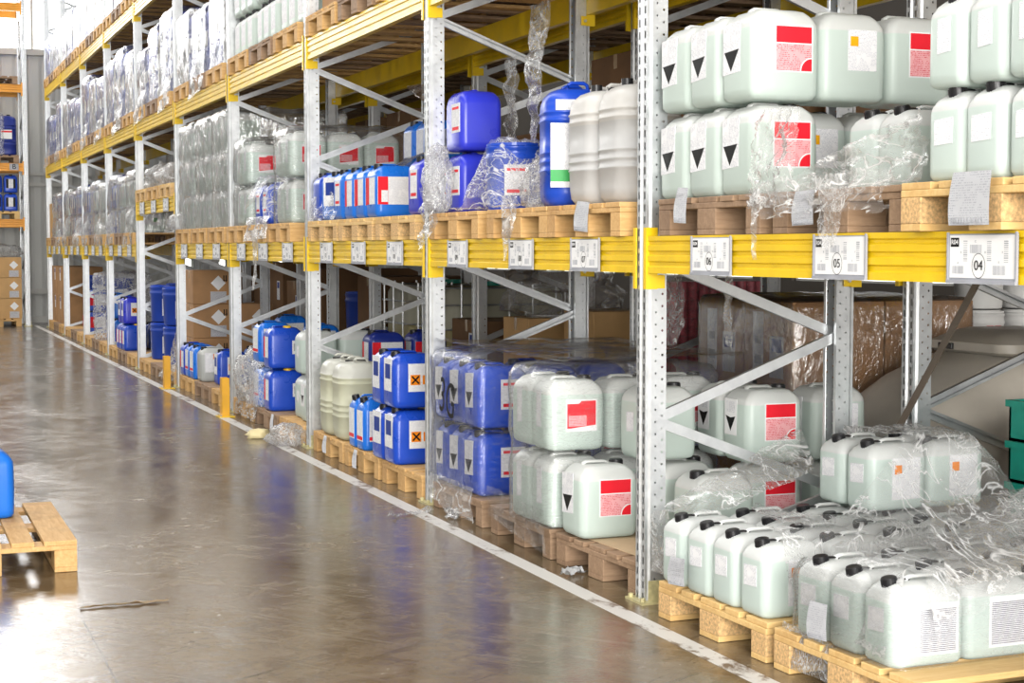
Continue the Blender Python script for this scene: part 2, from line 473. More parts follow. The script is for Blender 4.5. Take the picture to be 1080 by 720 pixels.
for u0, u1, z0, z1 in rwin: window((RIGHTX + .1, (u0 + u1) / 2, (z0 + z1) / 2), (u1 - u0, z1 - z0), 'X', 3, 1, 'pane_low')
window((LEFTX - .1, 15, 4.6), (34, 4.8), 'X', 16, 3, 'pane_left')
# corner trim, rail and pipe on the end wall next to the racking
bm = bmesh.new()
bm_box(bm, (.62, ENDY - .06, 2.66), (.09, .12, 5.3)); bm_box(bm, (.05, ENDY - .05, 5.30), (1.8, .10, .12))
struct('trim_1', fin('trim', bm, 'wallpaint'))
bm = bmesh.new(); bm_box(bm, (.1, ENDY - .07, .62), (1.9, .14, .10)); bm_box(bm, (.1, ENDY - .05, .06), (1.9, .10, .12))
bm_box(bm, (.1, ENDY - .03, 2.72), (1.9, .06, .07)); bm_box(bm, (.1, ENDY - .03, 2.92), (1.9, .06, .05))
struct('trim_2', fin('trim', bm, 'wallpaint'))
# roof purlins
bm = bmesh.new()
for i in range(13): bm_box(bm, (-.5, 1 + 2.6 * i, CEILZ - .18), (16.8, .12, .34))
struct('trim_3', fin('purlins', bm, 'dark_steel'))
# aisle line painted on the floor
bm = bmesh.new(); bm_box(bm, (-.185, 16.5, .0008), (.085, 33.0, .0016))
struct('aisle_line', fin('aisle_line', bm, 'line'))

# ------------------------------------------------------------------ racking
Y0, BAY = 6.02, 2.8
FY = lambda k: Y0 + BAY * k
Z2, Z3, Z4 = 1.36, 2.82, 4.24            # undersides of the beams
ORD = ['first', 'second', 'third', 'fourth', 'fifth', 'sixth', 'seventh', 'eighth', 'ninth', 'tenth', 'eleventh', 'twelfth']

def upright_mesh(h):
    prof = [(.09, -.032), (.09, -.05), (.022, -.05), (.012, -.042), (0, -.042), (0, -.013), (.009, -.006), (.009, .006),
            (0, .013), (0, .042), (.012, .042), (.022, .05), (.09, .05), (.09, .032)]
    inner = [(x + (.0025 if x < .05 else -.0025 if i in (0, 13) else 0), y * .95) for i, (x, y) in enumerate(prof)]
    loop = prof + inner[::-1]
    bm = bmesh.new()
    lo = [bm.verts.new((x, y, 0)) for x, y in loop]; hi = [bm.verts.new((x, y, h)) for x, y in loop]
    n = len(loop)
    for i in range(n): bm.faces.new((lo[i], lo[(i + 1) % n], hi[(i + 1) % n], hi[i]))
    return fin('upright', bm, 'upright')
UP = upright_mesh(6.6)
bm = bmesh.new(); bm_box(bm, (.045, 0, .005), (.15, .16, .01)); bm_box(bm, (.045, -.058, .05), (.07, .006, .09)); bm_box(bm, (.045, .058, .05), (.07, .006, .09))
for y in (-.07, .07): bm_cyl(bm, (-.015, y * .8, .017), .011, .016, 6)
FOOT = fin('base_plate', bm, 'footpaint')
def brace_mesh(p, q, o=1):
    p, q = Vector(p), Vector(q); d = q - p; L = d.length
    bm = bmesh.new()
    bm_box(bm, (0, -.010 * o, 0), (.042, .003, L)); bm_box(bm, (.0195, 0, 0), (.003, .022, L)); bm_box(bm, (-.0195, 0, 0), (.003, .022, L))
    bm_box(bm, (.0135, .010 * o, 0), (.012, .003, L)); bm_box(bm, (-.0135, .010 * o, 0), (.012, .003, L))
    a = math.atan2(d.x, d.z)
    bmesh.ops.rotate(bm, cent=(0, 0, 0), matrix=Matrix.Rotation(a, 3, 'Y'), verts=bm.verts[:])
    bmesh.ops.translate(bm, vec=(p + q) / 2, verts=bm.verts[:])
    return fin('brace', bm, 'galv')
DW = .99
nodes = [(.05 if i % 2 else DW - .05, .42 + .335 * (i - 0)) for i in range(18)]   # front nodes at .755, 1.425 ...; rear at .42, 1.09 ...
def brace_set(o):
    s = [brace_mesh((a[0], -.012 if i % 2 else .012, a[1]), (b[0], -.012 if i % 2 else .012, b[1]), o) for i, (a, b) in enumerate(zip(nodes, nodes[1:]))]
    return s + [brace_mesh((.05, 0, .14), (DW - .05, 0, .40), o)]
BR_CLOSED, BR = brace_set(1), brace_set(-1)
def frame(x, y, label, name='rack_frame', mirror=False):
    t = empty(name, (x, y, 0)); tag(t, label, 'rack upright', 'upright frames of the pallet racking')
    f = obj('upright', UP, t); obj('base_plate', FOOT, f)
    r = obj('upright', UP, t, (DW, 0, 0), (0, 0, PI)); obj('base_plate', FOOT, r)
    for b in (BR_CLOSED if FY(-2) < y < FY(1) - .1 and x < 1 else BR): obj('brace', b, t)
    return t
FX = -.028      # front face of the front row's uprights
BX = 1.27       # front face of the back-to-back row
for k in range(-1, 10):
    frame(FX, FY(k), ['perforated steel rack frame just beyond the beam tag 04, nearest end of the front row',
          'large perforated steel rack frame in the foreground, between tags 06 and 07',
          'perforated steel rack frame between tag 09 and tag 10 bays'][k + 1] if k < 2 else
          'perforated steel frame, %s upright along the aisle from the foreground one' % ORD[k])
    if k >= 0:
        frame(BX, FY(k), 'rear row steel rack frame behind the %s aisle upright' % ORD[k], 'rack_frame')

# beams with a stepped, ribbed front
def beam_mesh(L):
    prof = [(0, 0), (0, .026), (.008, .032), (.008, .044), (0, .050), (0, .070), (.008, .076), (.008, .086), (0, .092), (0, .112), (.008, .118),
            (.008, .126), (0, .132), (0, .15), (.045, .15), (.045, 0)]
    bm = bmesh.new()
    a = [bm.verts.new((x, -L / 2, z)) for x, z in prof]; b = [bm.verts.new((x, L / 2, z)) for x, z in prof]; n = len(prof)
    for i in range(n): bm.faces.new((a[i], a[(i + 1) % n], b[(i + 1) % n], b[i]))
    bm.faces.new(a[::-1]); bm.faces.new(b)
    return fin('beam_body', bm, 'yellow')
BEAM = beam_mesh(BAY - .106)
def connector(sgn):
    """hooked end plate of a beam; SGN: +1 at the far end of the beam, -1 at the near end"""
    bm = bmesh.new(); y = sgn * (BAY / 2 - .058)
    bm_box(bm, (.022, y, .060), (.046, .007, .25))
    bm_box(bm, (-.004, y + sgn * .010, .060), (.006, .026, .25))
    bm_box(bm, (.055, y, -.035), (.05, .006, .055), bev=.002)
    return fin('end_connector', bm, 'yellow')
CON = [connector(1), connector(-1)]
bm = bmesh.new(); bm_cyl(bm, (.058, -BAY / 2 + .068, -.036), .009, .012, 6, 'Y')
BOLT = fin('bolt', bm, 'bolt')
LV = {2: 'second level', 3: 'third level', 4: 'top level'}
def beam(x, k, z, label, flip=False):
    t = empty('rack_beam', (x, FY(k) + BAY / 2, z), PI if flip else 0); tag(t, label, 'rack beam', 'beams of the pallet racking')
    obj('beam_body', BEAM, t)
    for c in CON: obj('end_connector', c, t)
    obj('bolt', BOLT, t)
ZR2 = 1.86     # bay 4 has its second-level beams set higher
frame(FX, FY(-2), 'perforated steel rack frame beside the photographer, front row')  # frame of the unseen bay added to screen off door light
for k in range(-1, 9):
    nm = ORD[k + 1]
    for lv, z in ((2, ZR2 if k == 4 else Z2), (3, Z3), (4, Z4)):
        if lv == 4 and k < 2: continue
        beam(FX - .002, k, z, 'yellow ribbed beam along the aisle, %s, %s bay from the near end' % (LV[lv], nm))
        beam(FX + DW + .02, k, z, 'yellow rear beam inside the front racking, %s, %s bay' % (LV[lv], nm), True)
for k in range(-1, 6):
    for lv, z in ((2, Z2), (3, Z3)):
        if lv == 2: continue
        beam(BX - .02, k, z, 'shaded beam on the rear racking inner side, %s, %s bay' % (LV[lv], ORD[k + 1]))
        beam(BX + DW + .02, k, z, 'shaded beam on the rear racking far side, %s, %s bay' % (LV[lv], ORD[k + 1]), True)

for lv, z in ((2, Z2), (3, Z3)):  # beams of the same added, unseen bay
    beam(FX - .002, -2, z, 'yellow ribbed beam beside the photographer, %s' % LV[lv]); beam(FX + DW + .02, -2, z, 'yellow rear beam beside the photographer, %s' % LV[lv], True)

# ------------------------------------------------------------------ beam location tags
def text_mesh(s, size, mat):
    c = bpy.data.curves.new('txt', 'FONT'); c.body = s; c.size = size; c.align_x = 'CENTER'; c.align_y = 'CENTER'; c.extrude = .0003
    o = bpy.data.objects.new('txt', c); COL.objects.link(o)
    dg = bpy.context.evaluated_depsgraph_get(); me = bpy.data.meshes.new_from_object(o.evaluated_get(dg))
    bpy.data.objects.remove(o); bpy.data.curves.remove(c)
    me.materials.clear(); me.materials.append(M[mat]); return me
AISLE = Matrix(((0, 0, -1), (-1, 0, 0), (0, 1, 0)))     # text x -> -Y, text y -> Z, facing -X
def add_mesh(bm, me, Mx, mi):
    n0 = len(bm.verts); nf = len(bm.faces)
    bm.from_mesh(me); bm.verts.ensure_lookup_table(); bm.faces.ensure_lookup_table()
    for v in bm.verts[n0:]: v.co = Mx @ v.co
    for f in bm.faces[nf:]: f.material_index = mi
def tag_card(number, prefix=True):
    """card as read from the aisle: u to the reader's right (= -Y), z up"""
    bm = bmesh.new(); rnd = random.Random(4)
    def q(u, z, w, h, mi, d=.0006): bm_box(bm, (-d, -u, z), (.0008, w, h), mi=mi)
    q(0, 0, .292, .122, 0, 0)
    def bars(u, z, w, h, vert, mi=1):
        n = 11
        for i in range(n):
            t = rnd.choice((.25, .45, .6))
            if vert: q(u, z - h / 2 + h * (i + .5) / n, w, h / n * t, mi)
            else: q(u - w / 2 + w * (i + .5) / n, z, w / n * t, h, mi)
    bars(-.073, .016, .018, .062, True); bars(.034, .016, .018, .058, True); bars(.108, .014, .018, .064, True)
    bars(-.026, .022, .054, .024, False); bars(-.106, -.038, .052, .022, False); bars(.078, -.038, .056, .026, False)
    q(-.122, .041, .038, .026, 2)
    ell = [(.030 * math.cos(a), .036 * math.sin(a)) for a in [2 * PI * i / 32 for i in range(32)]]
    for i in range(32):
        (a, b), (c, d) = ell[i], ell[(i + 1) % 32]
        vs = [bm.verts.new((-.0012, -(u * f - .012), z * f - .026)) for (u, z, f) in ((a, b, 1), (c, d, 1), (c, d, .95), (a, b, .95))]
        bm.faces.new(vs).material_index = 2
    def tx(s, size, u, z, mi):
        add_mesh(bm, text_mesh(s, size, 'lab_black'), Matrix.Translation((-.0016, -u, z)) @ AISLE.to_4x4(), mi)
    tx(number, .040, -.012, -.026, 2)
    if prefix: tx('R04', .020, -.122, .041, 0)
    for s, u, z in (('A', -.106, -.018), ('B', -.092, .012), ('C', -.026, .043), ('D', .018, .012), ('E', .078, -.016), ('F', .094, .012)): tx(s, .009, u, z, 1)
    return fin('card', bm, ['lab_white', 'lab_grey', 'lab_black'])
bm = bmesh.new(); bm_box(bm, (.003, 0, -.006), (.004, .31, .142), bev=.001); bm_box(bm, (-.002, 0, -.0725), (.010, .31, .010)); bm_box(bm, (-.0015, .153, 0), (.006, .006, .14)); bm_box(bm, (-.0015, -.153, 0), (.006, .006, .14))
HOLDER = fin('holder', bm, 'tagholder')
CARD0 = None
tagpos = [('04', 3.80), ('05', 4.53), ('06', 5.405), ('07', 6.57), ('08', 7.335), ('09', 8.265), ('10', 9.405), ('11', 10.205), ('12', 11.015)]
for s, y in tagpos:
    place([('holder', HOLDER), ('card', tag_card(s))], 'location_tag', (FX - .011, y, 1.437), 0,
          'white barcode location tag reading %s in a grey holder on yellow beam' % s, 'sign', 'location tags on the yellow beams')
far = 13
for k in range(2, 9):
    for j in range(3):
        z = (ZR2 if k == 4 else Z2) + .077
        place([('holder', HOLDER), ('card', tag_card(str(far)) if k < 3 else (CARD0 or tag_card('16')))], 'location_tag',
              (FX - .011, FY(k) + .55 + .85 * j, z), 0,
              'small white barcode tag, %s of three on the yellow beam, %s bay' % (['nearest', 'middle', 'farthest'][j], ORD[k + 1]),
              'sign', 'location tags on the yellow beams')
        if k == 3 and CARD0 is None: CARD0 = COL.objects[-1].data if False else tag_card('16')
        far += 1
# ------------------------------------------------------------------ pallets
def pallet_pieces(mat, rng):
    """euro pallet: x is the long way (1.2), y the short (0.8), origin on the ground in the middle"""
    P = []
    def piece(nm, c, s, m=mat, bev=.003):
        bm = bmesh.new(); bm_box(bm, c, s, bev=bev); P.append((nm, fin(nm, bm, m)))
    ys = [-.3275, -.165, 0, .165, .3275]; ws = [.145, .10, .145, .10, .145]
    for y, w in zip(ys, ws): piece('deck_board', (rng.uniform(-.006, .006), y, .133), (1.2, w, .022))
    for x in (-.5275, 0, .5275): piece('stringer', (x, 0, .111), (.145, .8, .022))
    for x in (-.5275, 0, .5275):
        for y, w in ((-.35, .10), (0, .145), (.35, .10)): piece('block', (x, y, .061), (.145, w, .078), 'chipblock' if mat == 'wood_new' else mat)
    for y, w in ((-.35, .10), (0, .145), (.35, .10)): piece('skid', (0, y, .011), (1.2, w, .022))
    return P
rng = random.Random(3)
PAL = {m: pallet_pieces(m, rng) for m in ('wood', 'wood_old', 'wood_new')}
def merged(P):
    bm = bmesh.new()
    for q in P: bm.from_mesh(q[1])
    return fin('pallet', bm, P[0][1].materials[0])
PALM = {m: merged(P) for m, P in PAL.items()}
def pallet(y, z, label, mat='wood', x=.57, rz=0, near=True):
    if near: return place(PAL[mat], 'pallet', (x, y, z), rz, label, 'pallet', 'wooden pallets')
    return single(PALM[mat], 'pallet', (x, y, z), rz, label, 'pallet', 'wooden pallets')
PT = .1445

# ------------------------------------------------------------------ containers
def decal(face, off, items):
    """flat printed label fixed on a container wall. face '-X' or '-Y' (or '+X'); OFF its distance from the middle;
    items: (poly in (u,z), material); u runs to the reader's right"""
    bm = bmesh.new(); mats = []
    for i, (poly, m) in enumerate(items):
        if m not in mats: mats.append(m)
        d = off + .0006 + .0005 * i
        def P(u, z, e):
            return {'-X': (-d - e, -u, z), '-Y': (u, -d - e, z), '+X': (d + e, u, z)}[face]
        a = [bm.verts.new(P(u, z, -.004 if i == 0 else -.0004)) for u, z in poly]; b = [bm.verts.new(P(u, z, 0)) for u, z in poly]
        n = len(poly); mi = mats.index(m)
        for k in range(n): bm.faces.new((a[k], a[(k + 1) % n], b[(k + 1) % n], b[k])).material_index = mi
        bm.faces.new(b).material_index = mi; bm.faces.new(a[::-1]).material_index = mi
    return fin('label', bm, mats)
def R(u, z, w, h, sk=0): return [(u - w / 2, z - h / 2 - sk), (u + w / 2, z - h / 2 + sk), (u + w / 2, z + h / 2 + sk), (u - w / 2, z + h / 2 - sk)]
def cross(u, z, s):
    o = []
    t = s * .22
    for dx, dz in ((1, 1), (1, -1)):
        o.append([(u - dx * s / 2 - t / 2 * dx * .7, z - dz * s / 2 + t / 2 * dz * .7), (u - dx * s / 2 + t / 2 * dx * .7, z - dz * s / 2 - t / 2 * dz * .7),
                  (u + dx * s / 2 + t / 2 * dx * .7, z + dz * s / 2 - t / 2 * dz * .7), (u + dx * s / 2 - t / 2 * dx * .7, z + dz * s / 2 + t / 2 * dz * .7)])
    return o
def fan(u, z, r):
    return [(u, z)] + [(u + r * math.cos(a), z + r * math.sin(a)) for a in [PI / 2 + PI / 2 * i / 8 for i in range(9)]]
# label artwork (u, z about the label centre given)
def art_triangle(u, z): return [(R(u, z, .125, .185, .004), 'label'), ([(u - .052, z - .012), (u - .004, z - .084), (u + .052, z - .006)], 'lab_black')]
def art_diamond(u, z): return [(R(u, z, .115, .165), 'lab_white'), (R(u, z + .045, .08, .05), 'label'), ([(u - .045, z + .004), (u, z - .004), (u + .045, z + .004), (u, z - .065)], 'lab_black')]
def art_red(u, z, w=.15, h=.16):
    return [(R(u, z, w + .01, h + .01), 'lab_white'), (R(u, z + h * .315, w, h * .37), 'lab_red'), (R(u, z - h * .2, w, h * .6), 'label_pink'),
            (fan(u + w / 2, z - h / 2, .050), 'lab_white'), (fan(u + w / 2, z - h / 2, .045), 'lab_red')]
def art_step(u, z):
    return [(R(u, z, .155, .15), 'lab_white'), ([(u - .072, z - .062), (u + .072, z - .046), (u + .072, z + .068), (u, z + .068), (u - .012, z + .055), (u - .072, z + .055)], 'lab_red'),
            (R(u - .02, z - .025, .09, .05), 'label_pink')]
def art_amber(u, z, w=.125, h=.15, mat='lab_amber'): return [(R(u, z, w, h), 'label'), (R(u - w * .28, z + h * .22, .034, .036), mat)]
def art_plain(u, z, w=.085, h=.07): return [(R(u, z, w, h, .002), 'label')]
def art_text(u, z, w=.125, h=.16): return [(R(u, z, w, h), 'lab_white'), (R(u, z - .006, w * .88, h * .84), 'label_text')]
def art_x(u, z, w=.16, h=.17):
    it = [(R(u, z, w, h), 'label'), (R(u - w * .22, z - h * .08, .062, .062), 'lab_orange'), (R(u + w * .26, z - h * .08, .062, .056), 'lab_orange')]
    return it + [(c, 'lab_black') for c in cross(u - w * .22, z - h * .08, .045)]
def art_wrap(u, z, w=.27, h=.175):
    """white label with a red block on its left and an orange cross sign on its right"""
    it = [(R(u, z, w, h), 'label'), (R(u - w * .37, z, w * .25, h), 'lab_red'), (R(u - w * .33, z - h * .2, w * .16, h * .42), 'label'), (R(u + w * .38, z - h * .24, .05, .052), 'lab_orange')]
    return it + [(c, 'lab_black') for c in cross(u + w * .38, z - h * .24, .036)]
def art_redblock(u, z, w=.24, h=.17): return [(R(u, z, w, h), 'label'), (R(u - w * .36, z, w * .28, h), 'lab_red')]
def art_stripe(u, z, w=.14, h=.16): return [(R(u, z, w, h), 'label'), (R(u, z + h * .34, w * .8, h * .09), 'lab_red'), (R(u, z - h * .36, w * .8, h * .11), 'lab_red')]
def art_green(u, z): return [(R(u, z, .24, .30), 'label'), (R(u, z - .095, .24, .055), 'lab_green')]
def art_low(u, z, w=.15, h=.19): return [(R(u, z, w, h), 'label'), (R(u, z - h * .40, w, h * .12), 'lab_red')]
def art_orange_top(u, z): return [(R(u, z, .21, .19), 'label'), (R(u + .04, z + .06, .13, .055), 'lab_orange')] + [(c, 'lab_black') for c in cross(u + .06, z + .06, .04)]
def art_bw(u, z): return [(R(u, z, .17, .17), 'lab_black'), (R(u, z, .085, .17), 'label')]

def cap(bm_only, x, y, z, r, h, ridges=True, tilt=0):
    bm = bmesh.new()
    bm_cyl(bm, (0, 0, h / 2), r, h * .9, 24)
    bm_cyl(bm, (0, 0, h * .96), r * .93, h * .1, 24, r2=r * .86)
    if ridges:
        for i in range(18):
            a = 2 * PI * i / 18
            bm_box(bm, (r * math.cos(a), r * math.sin(a), h * .45), (.0035, .0035, h * .75), Matrix.Rotation(a, 3, 'Z'))
            # ridges sit on the rim
    if tilt: bmesh.ops.rotate(bm, cent=(0, 0, 0), matrix=Matrix.Rotation(tilt, 3, 'Y'), verts=bm.verts[:])
    bmesh.ops.translate(bm, vec=(x, y, z), verts=bm.verts[:])
    return bm
def body_K(mat):     # 25 litre stacking can, wide side along x
    bm = bmesh.new(); a, b = .1425, .1225
    bm_loft(bm, [(0, a - .028, b - .028, .028), (.006, a - .011, b - .011, .034), (.020, a - .002, b - .002, .038), (.045, a, b, .040), (.15, a + .0012, b + .0012, .040), (.256, a, b, .040),
                 (.276, a - .003, b - .003, .039), (.296, a - .014, b - .009, .036), (.313, a - .032, b - .020, .032), (.324, a - .045, b - .032, .028), (.329, a - .062, b - .048, .026)])
    return fin('body', bm, mat, True, 50)
def handle_K(mat):
    bm = bmesh.new()
    bm_path(bm, [(-.088, 0, .318), (-.082, 0, .331), (-.070, 0, .337), (.022, 0, .337), (.034, 0, .331), (.040, 0, .318)], .020, .0075)
    return fin('handle', bm, mat, True, 50)
def body_S(mat, h=.262, a=.137):     # 12 litre slim can, narrow side faces -x
    bm = bmesh.new(); b = .0895
    f = h / .262
    bm_loft(bm, [(0, a - .02, b - .02, .022), (.005, a - .008, b - .008, .03), (.016, a - .001, b - .001, .034), (.04, a, b, .036), (.200 * f, a, b, .036), (.217 * f, a - .003, b - .003, .035),
                 (.238 * f, a - .015, b - .014, .034), (.253 * f, a - .032, b - .03, .03), (.259 * f, a - .045, b - .043, .025), (.262 * f, a - .06, b - .058, .02)])
    return fin('body', bm, mat, True, 50)
def handle_S(mat, h=.262, o=0):
    bm = bmesh.new(); d = h - .255
    bm_path(bm, [(-.038, 0, .245 + d), (-.030, 0, .262 + d), (-.014, 0, .266 + d), (.062, 0, .266 + d), (.076, 0, .262 + d), (.084, 0, .240 + d)], .013, .007)
    return fin('handle', bm, mat, True, 50)
def body_T(mat, h=.54):      # 60 litre canister with hoop ribs
    bm = bmesh.new(); a = .158
    rings = [(0, a - .05, a - .05, .06), (.008, a - .025, a - .025, .085), (.03, a - .006, a - .006, .10), (.07, a, a, .105)]
    for z in (.165, .205, .245, .392, .428):
        z *= h / .54
        rings += [(z - .007, a, a, .095), (z - .003, a + .0045, a + .0045, .098), (z + .003, a + .0045, a + .0045, .098), (z + .007, a, a, .095)]
    rings += [(h - .075, a - .001, a - .001, .105), (h - .04, a - .012, a - .012, .10), (h - .015, a - .038, a - .038, .09), (h - .003, a - .07, a - .07, .07), (h, a - .10, a - .10, .05)]
    bm_loft(bm, rings, 7); return fin('body', bm, mat, True, 60)
def handle_T(mat, h=.54):
    out = []
    for s in (-1, 1):
        bm = bmesh.new(); bm_path(bm, [(-.05, s * .085, h - .012), (-.045, s * .085, h + .012), (-.03, s * .085, h + .022), (.03, s * .085, h + .022), (.045, s * .085, h + .012), (.05, s * .085, h - .012)], .013, .009); out.append(fin('handle', bm, mat, True, 60))
    return out
def body_D(mat, r=.15, h=.34):       # round tub with stepped lid rim
    bm = bmesh.new(); n = 9
    rg = [(0, r * .84), (.008, r * .93), (.03, r * .95), (h * .78, r), (h * .80, r * 1.03), (h * .84, r * 1.03), (h * .86, r), (h * .93, r), (h * .95, r * 1.03), (h - .006, r * 1.03), (h, r * .98)]
    bm_loft(bm, [(z, q, q, q * .98) for z, q in rg], n); return fin('body', bm, mat, True, 45)
def lid_D(mat, r=.15, h=.34):
    bm = bmesh.new(); bm_cyl(bm, (0, 0, h + .006), r * 1.0, .012, 36); bm_cyl(bm, (0, 0, h + .014), r * .86, .006, 36); return fin('lid', bm, mat, False)

CAPK = fin('cap', cap(0, .092, .02, .306, .031, .036), 'black', False)
CAPK_Y = fin('cap', cap(0, .020, -.055, .306, .031, .036), 'capyellow', False)
CAPK_R = fin('cap', cap(0, .092, .02, .306, .031, .036), 'capred', False)
CAPL = fin('cap', cap(0, -.092, .0, .306, .029, .036), 'black', False)
bm = bmesh.new(); bm_cyl(bm, (.092, .02, .305), .034, .008, 24); RINGK = fin('cap_ring', bm, 'ring')
bm = cap(0, -.088, 0, .241, .026, .036, True, -.18); bm_path(bm, [(-.066, 0, .268), (-.046, 0, .268), (-.022, 0, .264)], .010, .004); CAPS = fin('cap', bm, 'black')
bm = cap(0, -.072, 0, .236, .024, .036, True, -.18); bmesh.ops.translate(bm, vec=(0, 0, .075), verts=bm.verts[:]); CAPM = fin('cap', bm, 'black')
bm = bmesh.new(); bm_cyl(bm, (.035, 0, .532), .038, .04, 24); bm_cyl(bm, (-.06, 0, .53), .026, .034, 20); CAPT = fin('cap', bm, 'black')

HB = {}
def mk(key, body, handle, capm, arts, extra=(), cat='jerrycan'):
    ps = [('body', body)]
    if handle: ps += [('handle', q) for q in (handle if isinstance(handle, list) else [handle])]
    if capm: ps.append(('cap', capm, None) + (([(e[0], e[1]) for e in extra],) if extra else ()))
    for a in arts: ps.append(('label', a))
    HB[key] = (ps, cat)
bK, hK = body_K('clear'), handle_K('clear')
XK, YK = .1652, .1252
L_tri = decal('-X', .1433, art_triangle(-.035, .195)); L_dia = decal('-X', .1433, art_diamond(-.035, .20))
L_red = decal('-Y', .1233, art_red(.025, .185)); L_amb = decal('-Y', .1233, art_amber(.03, .19)); L_step = decal('-Y', .1233, art_step(.02, .165))
L_or = decal('-Y', .1233, art_amber(.03, .18, mat='lab_orange')); L_pl = decal('-X', .1433, art_plain(0, .17, .07, .09))
L_long = decal('-X', .1433, art_plain(-.01, .19, .06, .17)); L_big = decal('-X', .1433, art_plain(0, .17, .16, .19))
mk('K_tri_red', bK, hK, CAPK, [L_tri, L_red], [('cap_ring', RINGK)])
mk('K_dia_red', bK, hK, CAPK, [L_dia, L_red], [('cap_ring', RINGK)])
mk('K_tri_amber', bK, hK, CAPK, [L_tri, L_amb], [('cap_ring', RINGK)])
mk('K_dia_orange', bK, hK, CAPK, [L_dia, L_or], [('cap_ring', RINGK)])
mk('K_step', bK, hK, CAPK, [L_long, L_step], [('cap_ring', RINGK)])
mk('K_plain', bK, hK, CAPK, [L_pl], [('cap_ring', RINGK)])
mk('K_bare', bK, hK, CAPK, [])
mk('K_silver', bK, hK, CAPL, [L_big])
mk('K_grey', body_K('clear_grey'), handle_K('clear_grey'), CAPL, [decal('-Y', .1233, art_orange_top(0, .19))])
L_x = decal('-Y', .1233, art_x(.03, .185)); L_wrap = decal('-Y', .1233, art_wrap(0, .17)); L_rb = decal('-Y', .1233, art_redblock(0, .17))
L_st = decal('-Y', .1233, art_stripe(.05, .18)); L_stx = decal('-X', .1433, art_stripe(0, .18, .12, .17)); L_low = decal('-X', .1433, art_low(0, .18, .17, .2))
L_sq = decal('-X', .1433, [(R(0, .20, .16, .20), 'label'), (R(0, .22, .11, .09), 'lab_blue')]); L_rx = decal('-X', .1433, art_redblock(0, .17, .17, .17))
L_lowy = decal('-Y', .1233, art_low(0, .18, .2, .2)); L_slip = decal('-Y', .1233, [(R(.07, .17, .045, .11), 'label'), (R(.07, .17, .02, .06), 'lab_grey')]); L_bw = decal('-Y', .1233, art_bw(0, .17)); L_wx = decal('-Y', .1233, art_plain(0, .18, .2, .16))
for nm, mt in (('blue', 'blue'), ('violet', 'violet'), ('azure', 'azure'), ('navy', 'navy')):
    b, h = body_K(mt), handle_K(mt)
    mk(nm + '_x', b, h, CAPL, [L_x, L_sq]); mk(nm + '_wrap', b, h, CAPL, [L_wrap, L_rx]); mk(nm + '_rb', b, h, CAPL, [L_rb, L_rx])
    mk(nm + '_stripe', b, h, CAPL, [L_st, L_stx]); mk(nm + '_tri', b, h, CAPL, [L_st, L_tri]); mk(nm + '_bare', b, h, CAPL, [])
    mk(nm + '_low', b, h, CAPL, [L_low, L_lowy]); mk(nm + '_yellowcap', b, h, CAPK_Y, [L_rx, L_slip]); mk(nm + '_bw', b, h, CAPL, [L_bw]); mk(nm + '_white', b, h, CAPL, [L_wx, L_big])
bS, hS = body_S('clear_s'), handle_S('clear_s')
S_pl = decal('-X', .1377, art_plain(-.005, .145, .085, .075)); S_tall = decal('-X', .1377, art_plain(.0, .150, .062, .10))
S_or = decal('-Y', .0900, art_amber(.03, .125, .135, .165, 'lab_orange')); S_tx = decal('-Y', .0900, art_text(.03, .12, .155, .165)); S_am = decal('-Y', .0900, art_amber(0, .12, .15, .16))
mk('S_orange', bS, hS, CAPS, [S_pl, S_or]); mk('S_text', bS, hS, CAPS, [S_pl, S_tx]); mk('S_tall', bS, hS, CAPS, [S_tall, S_tx]); mk('S_amber', bS, hS, CAPS, [S_pl, S_am]); mk('S_bare', bS, hS, CAPS, [])
bM, hM = body_S('azure', .33, .105), handle_S('azure', .33)
mk('M_azure', bM, hM, CAPM, [decal('-Y', .0900, art_low(.005, .16, .145, .20)), decal('-X', .1055, art_low(0, .16, .12, .20))])
bT = body_T('clear_white', .52); mk('T_white', bT, handle_T('clear_white', .52), CAPT, [], (), 'canister')
mk('T_cream', body_T('clear_yellow'), handle_T('clear_yellow'), CAPT, [], (), 'canister')
mk('T_blue', body_T('blue', .56), handle_T('blue', .56), None, [decal('-Y', .165, art_green(-.02, .24)), decal('-Y', .158, [(R(-.05, .475, .13, .05), 'label')])], (), 'canister')
mk('D_blue', body_D('blue'), None, None, []); HB['D_blue'] = ([('body', body_D('blue')), ('lid', lid_D('blue')), ('label', decal('-Y', .149, art_stripe(0, .16, .13, .16)))], 'drum')
HB['D_navy'] = ([('body', body_D('midblue', .2, .42)), ('lid', lid_D('blue', .2, .42)), ('label', decal('-Y', .198, art_plain(0, .18, .18, .2)))], 'drum')
HB['D_white'] = ([('body', body_D('white_plastic', .14, .30)), ('lid', lid_D('white_plastic', .14, .30)), ('label', decal('-Y', .139, [(R(0, .2, .1, .06), 'lab_red')]))], 'bucket')

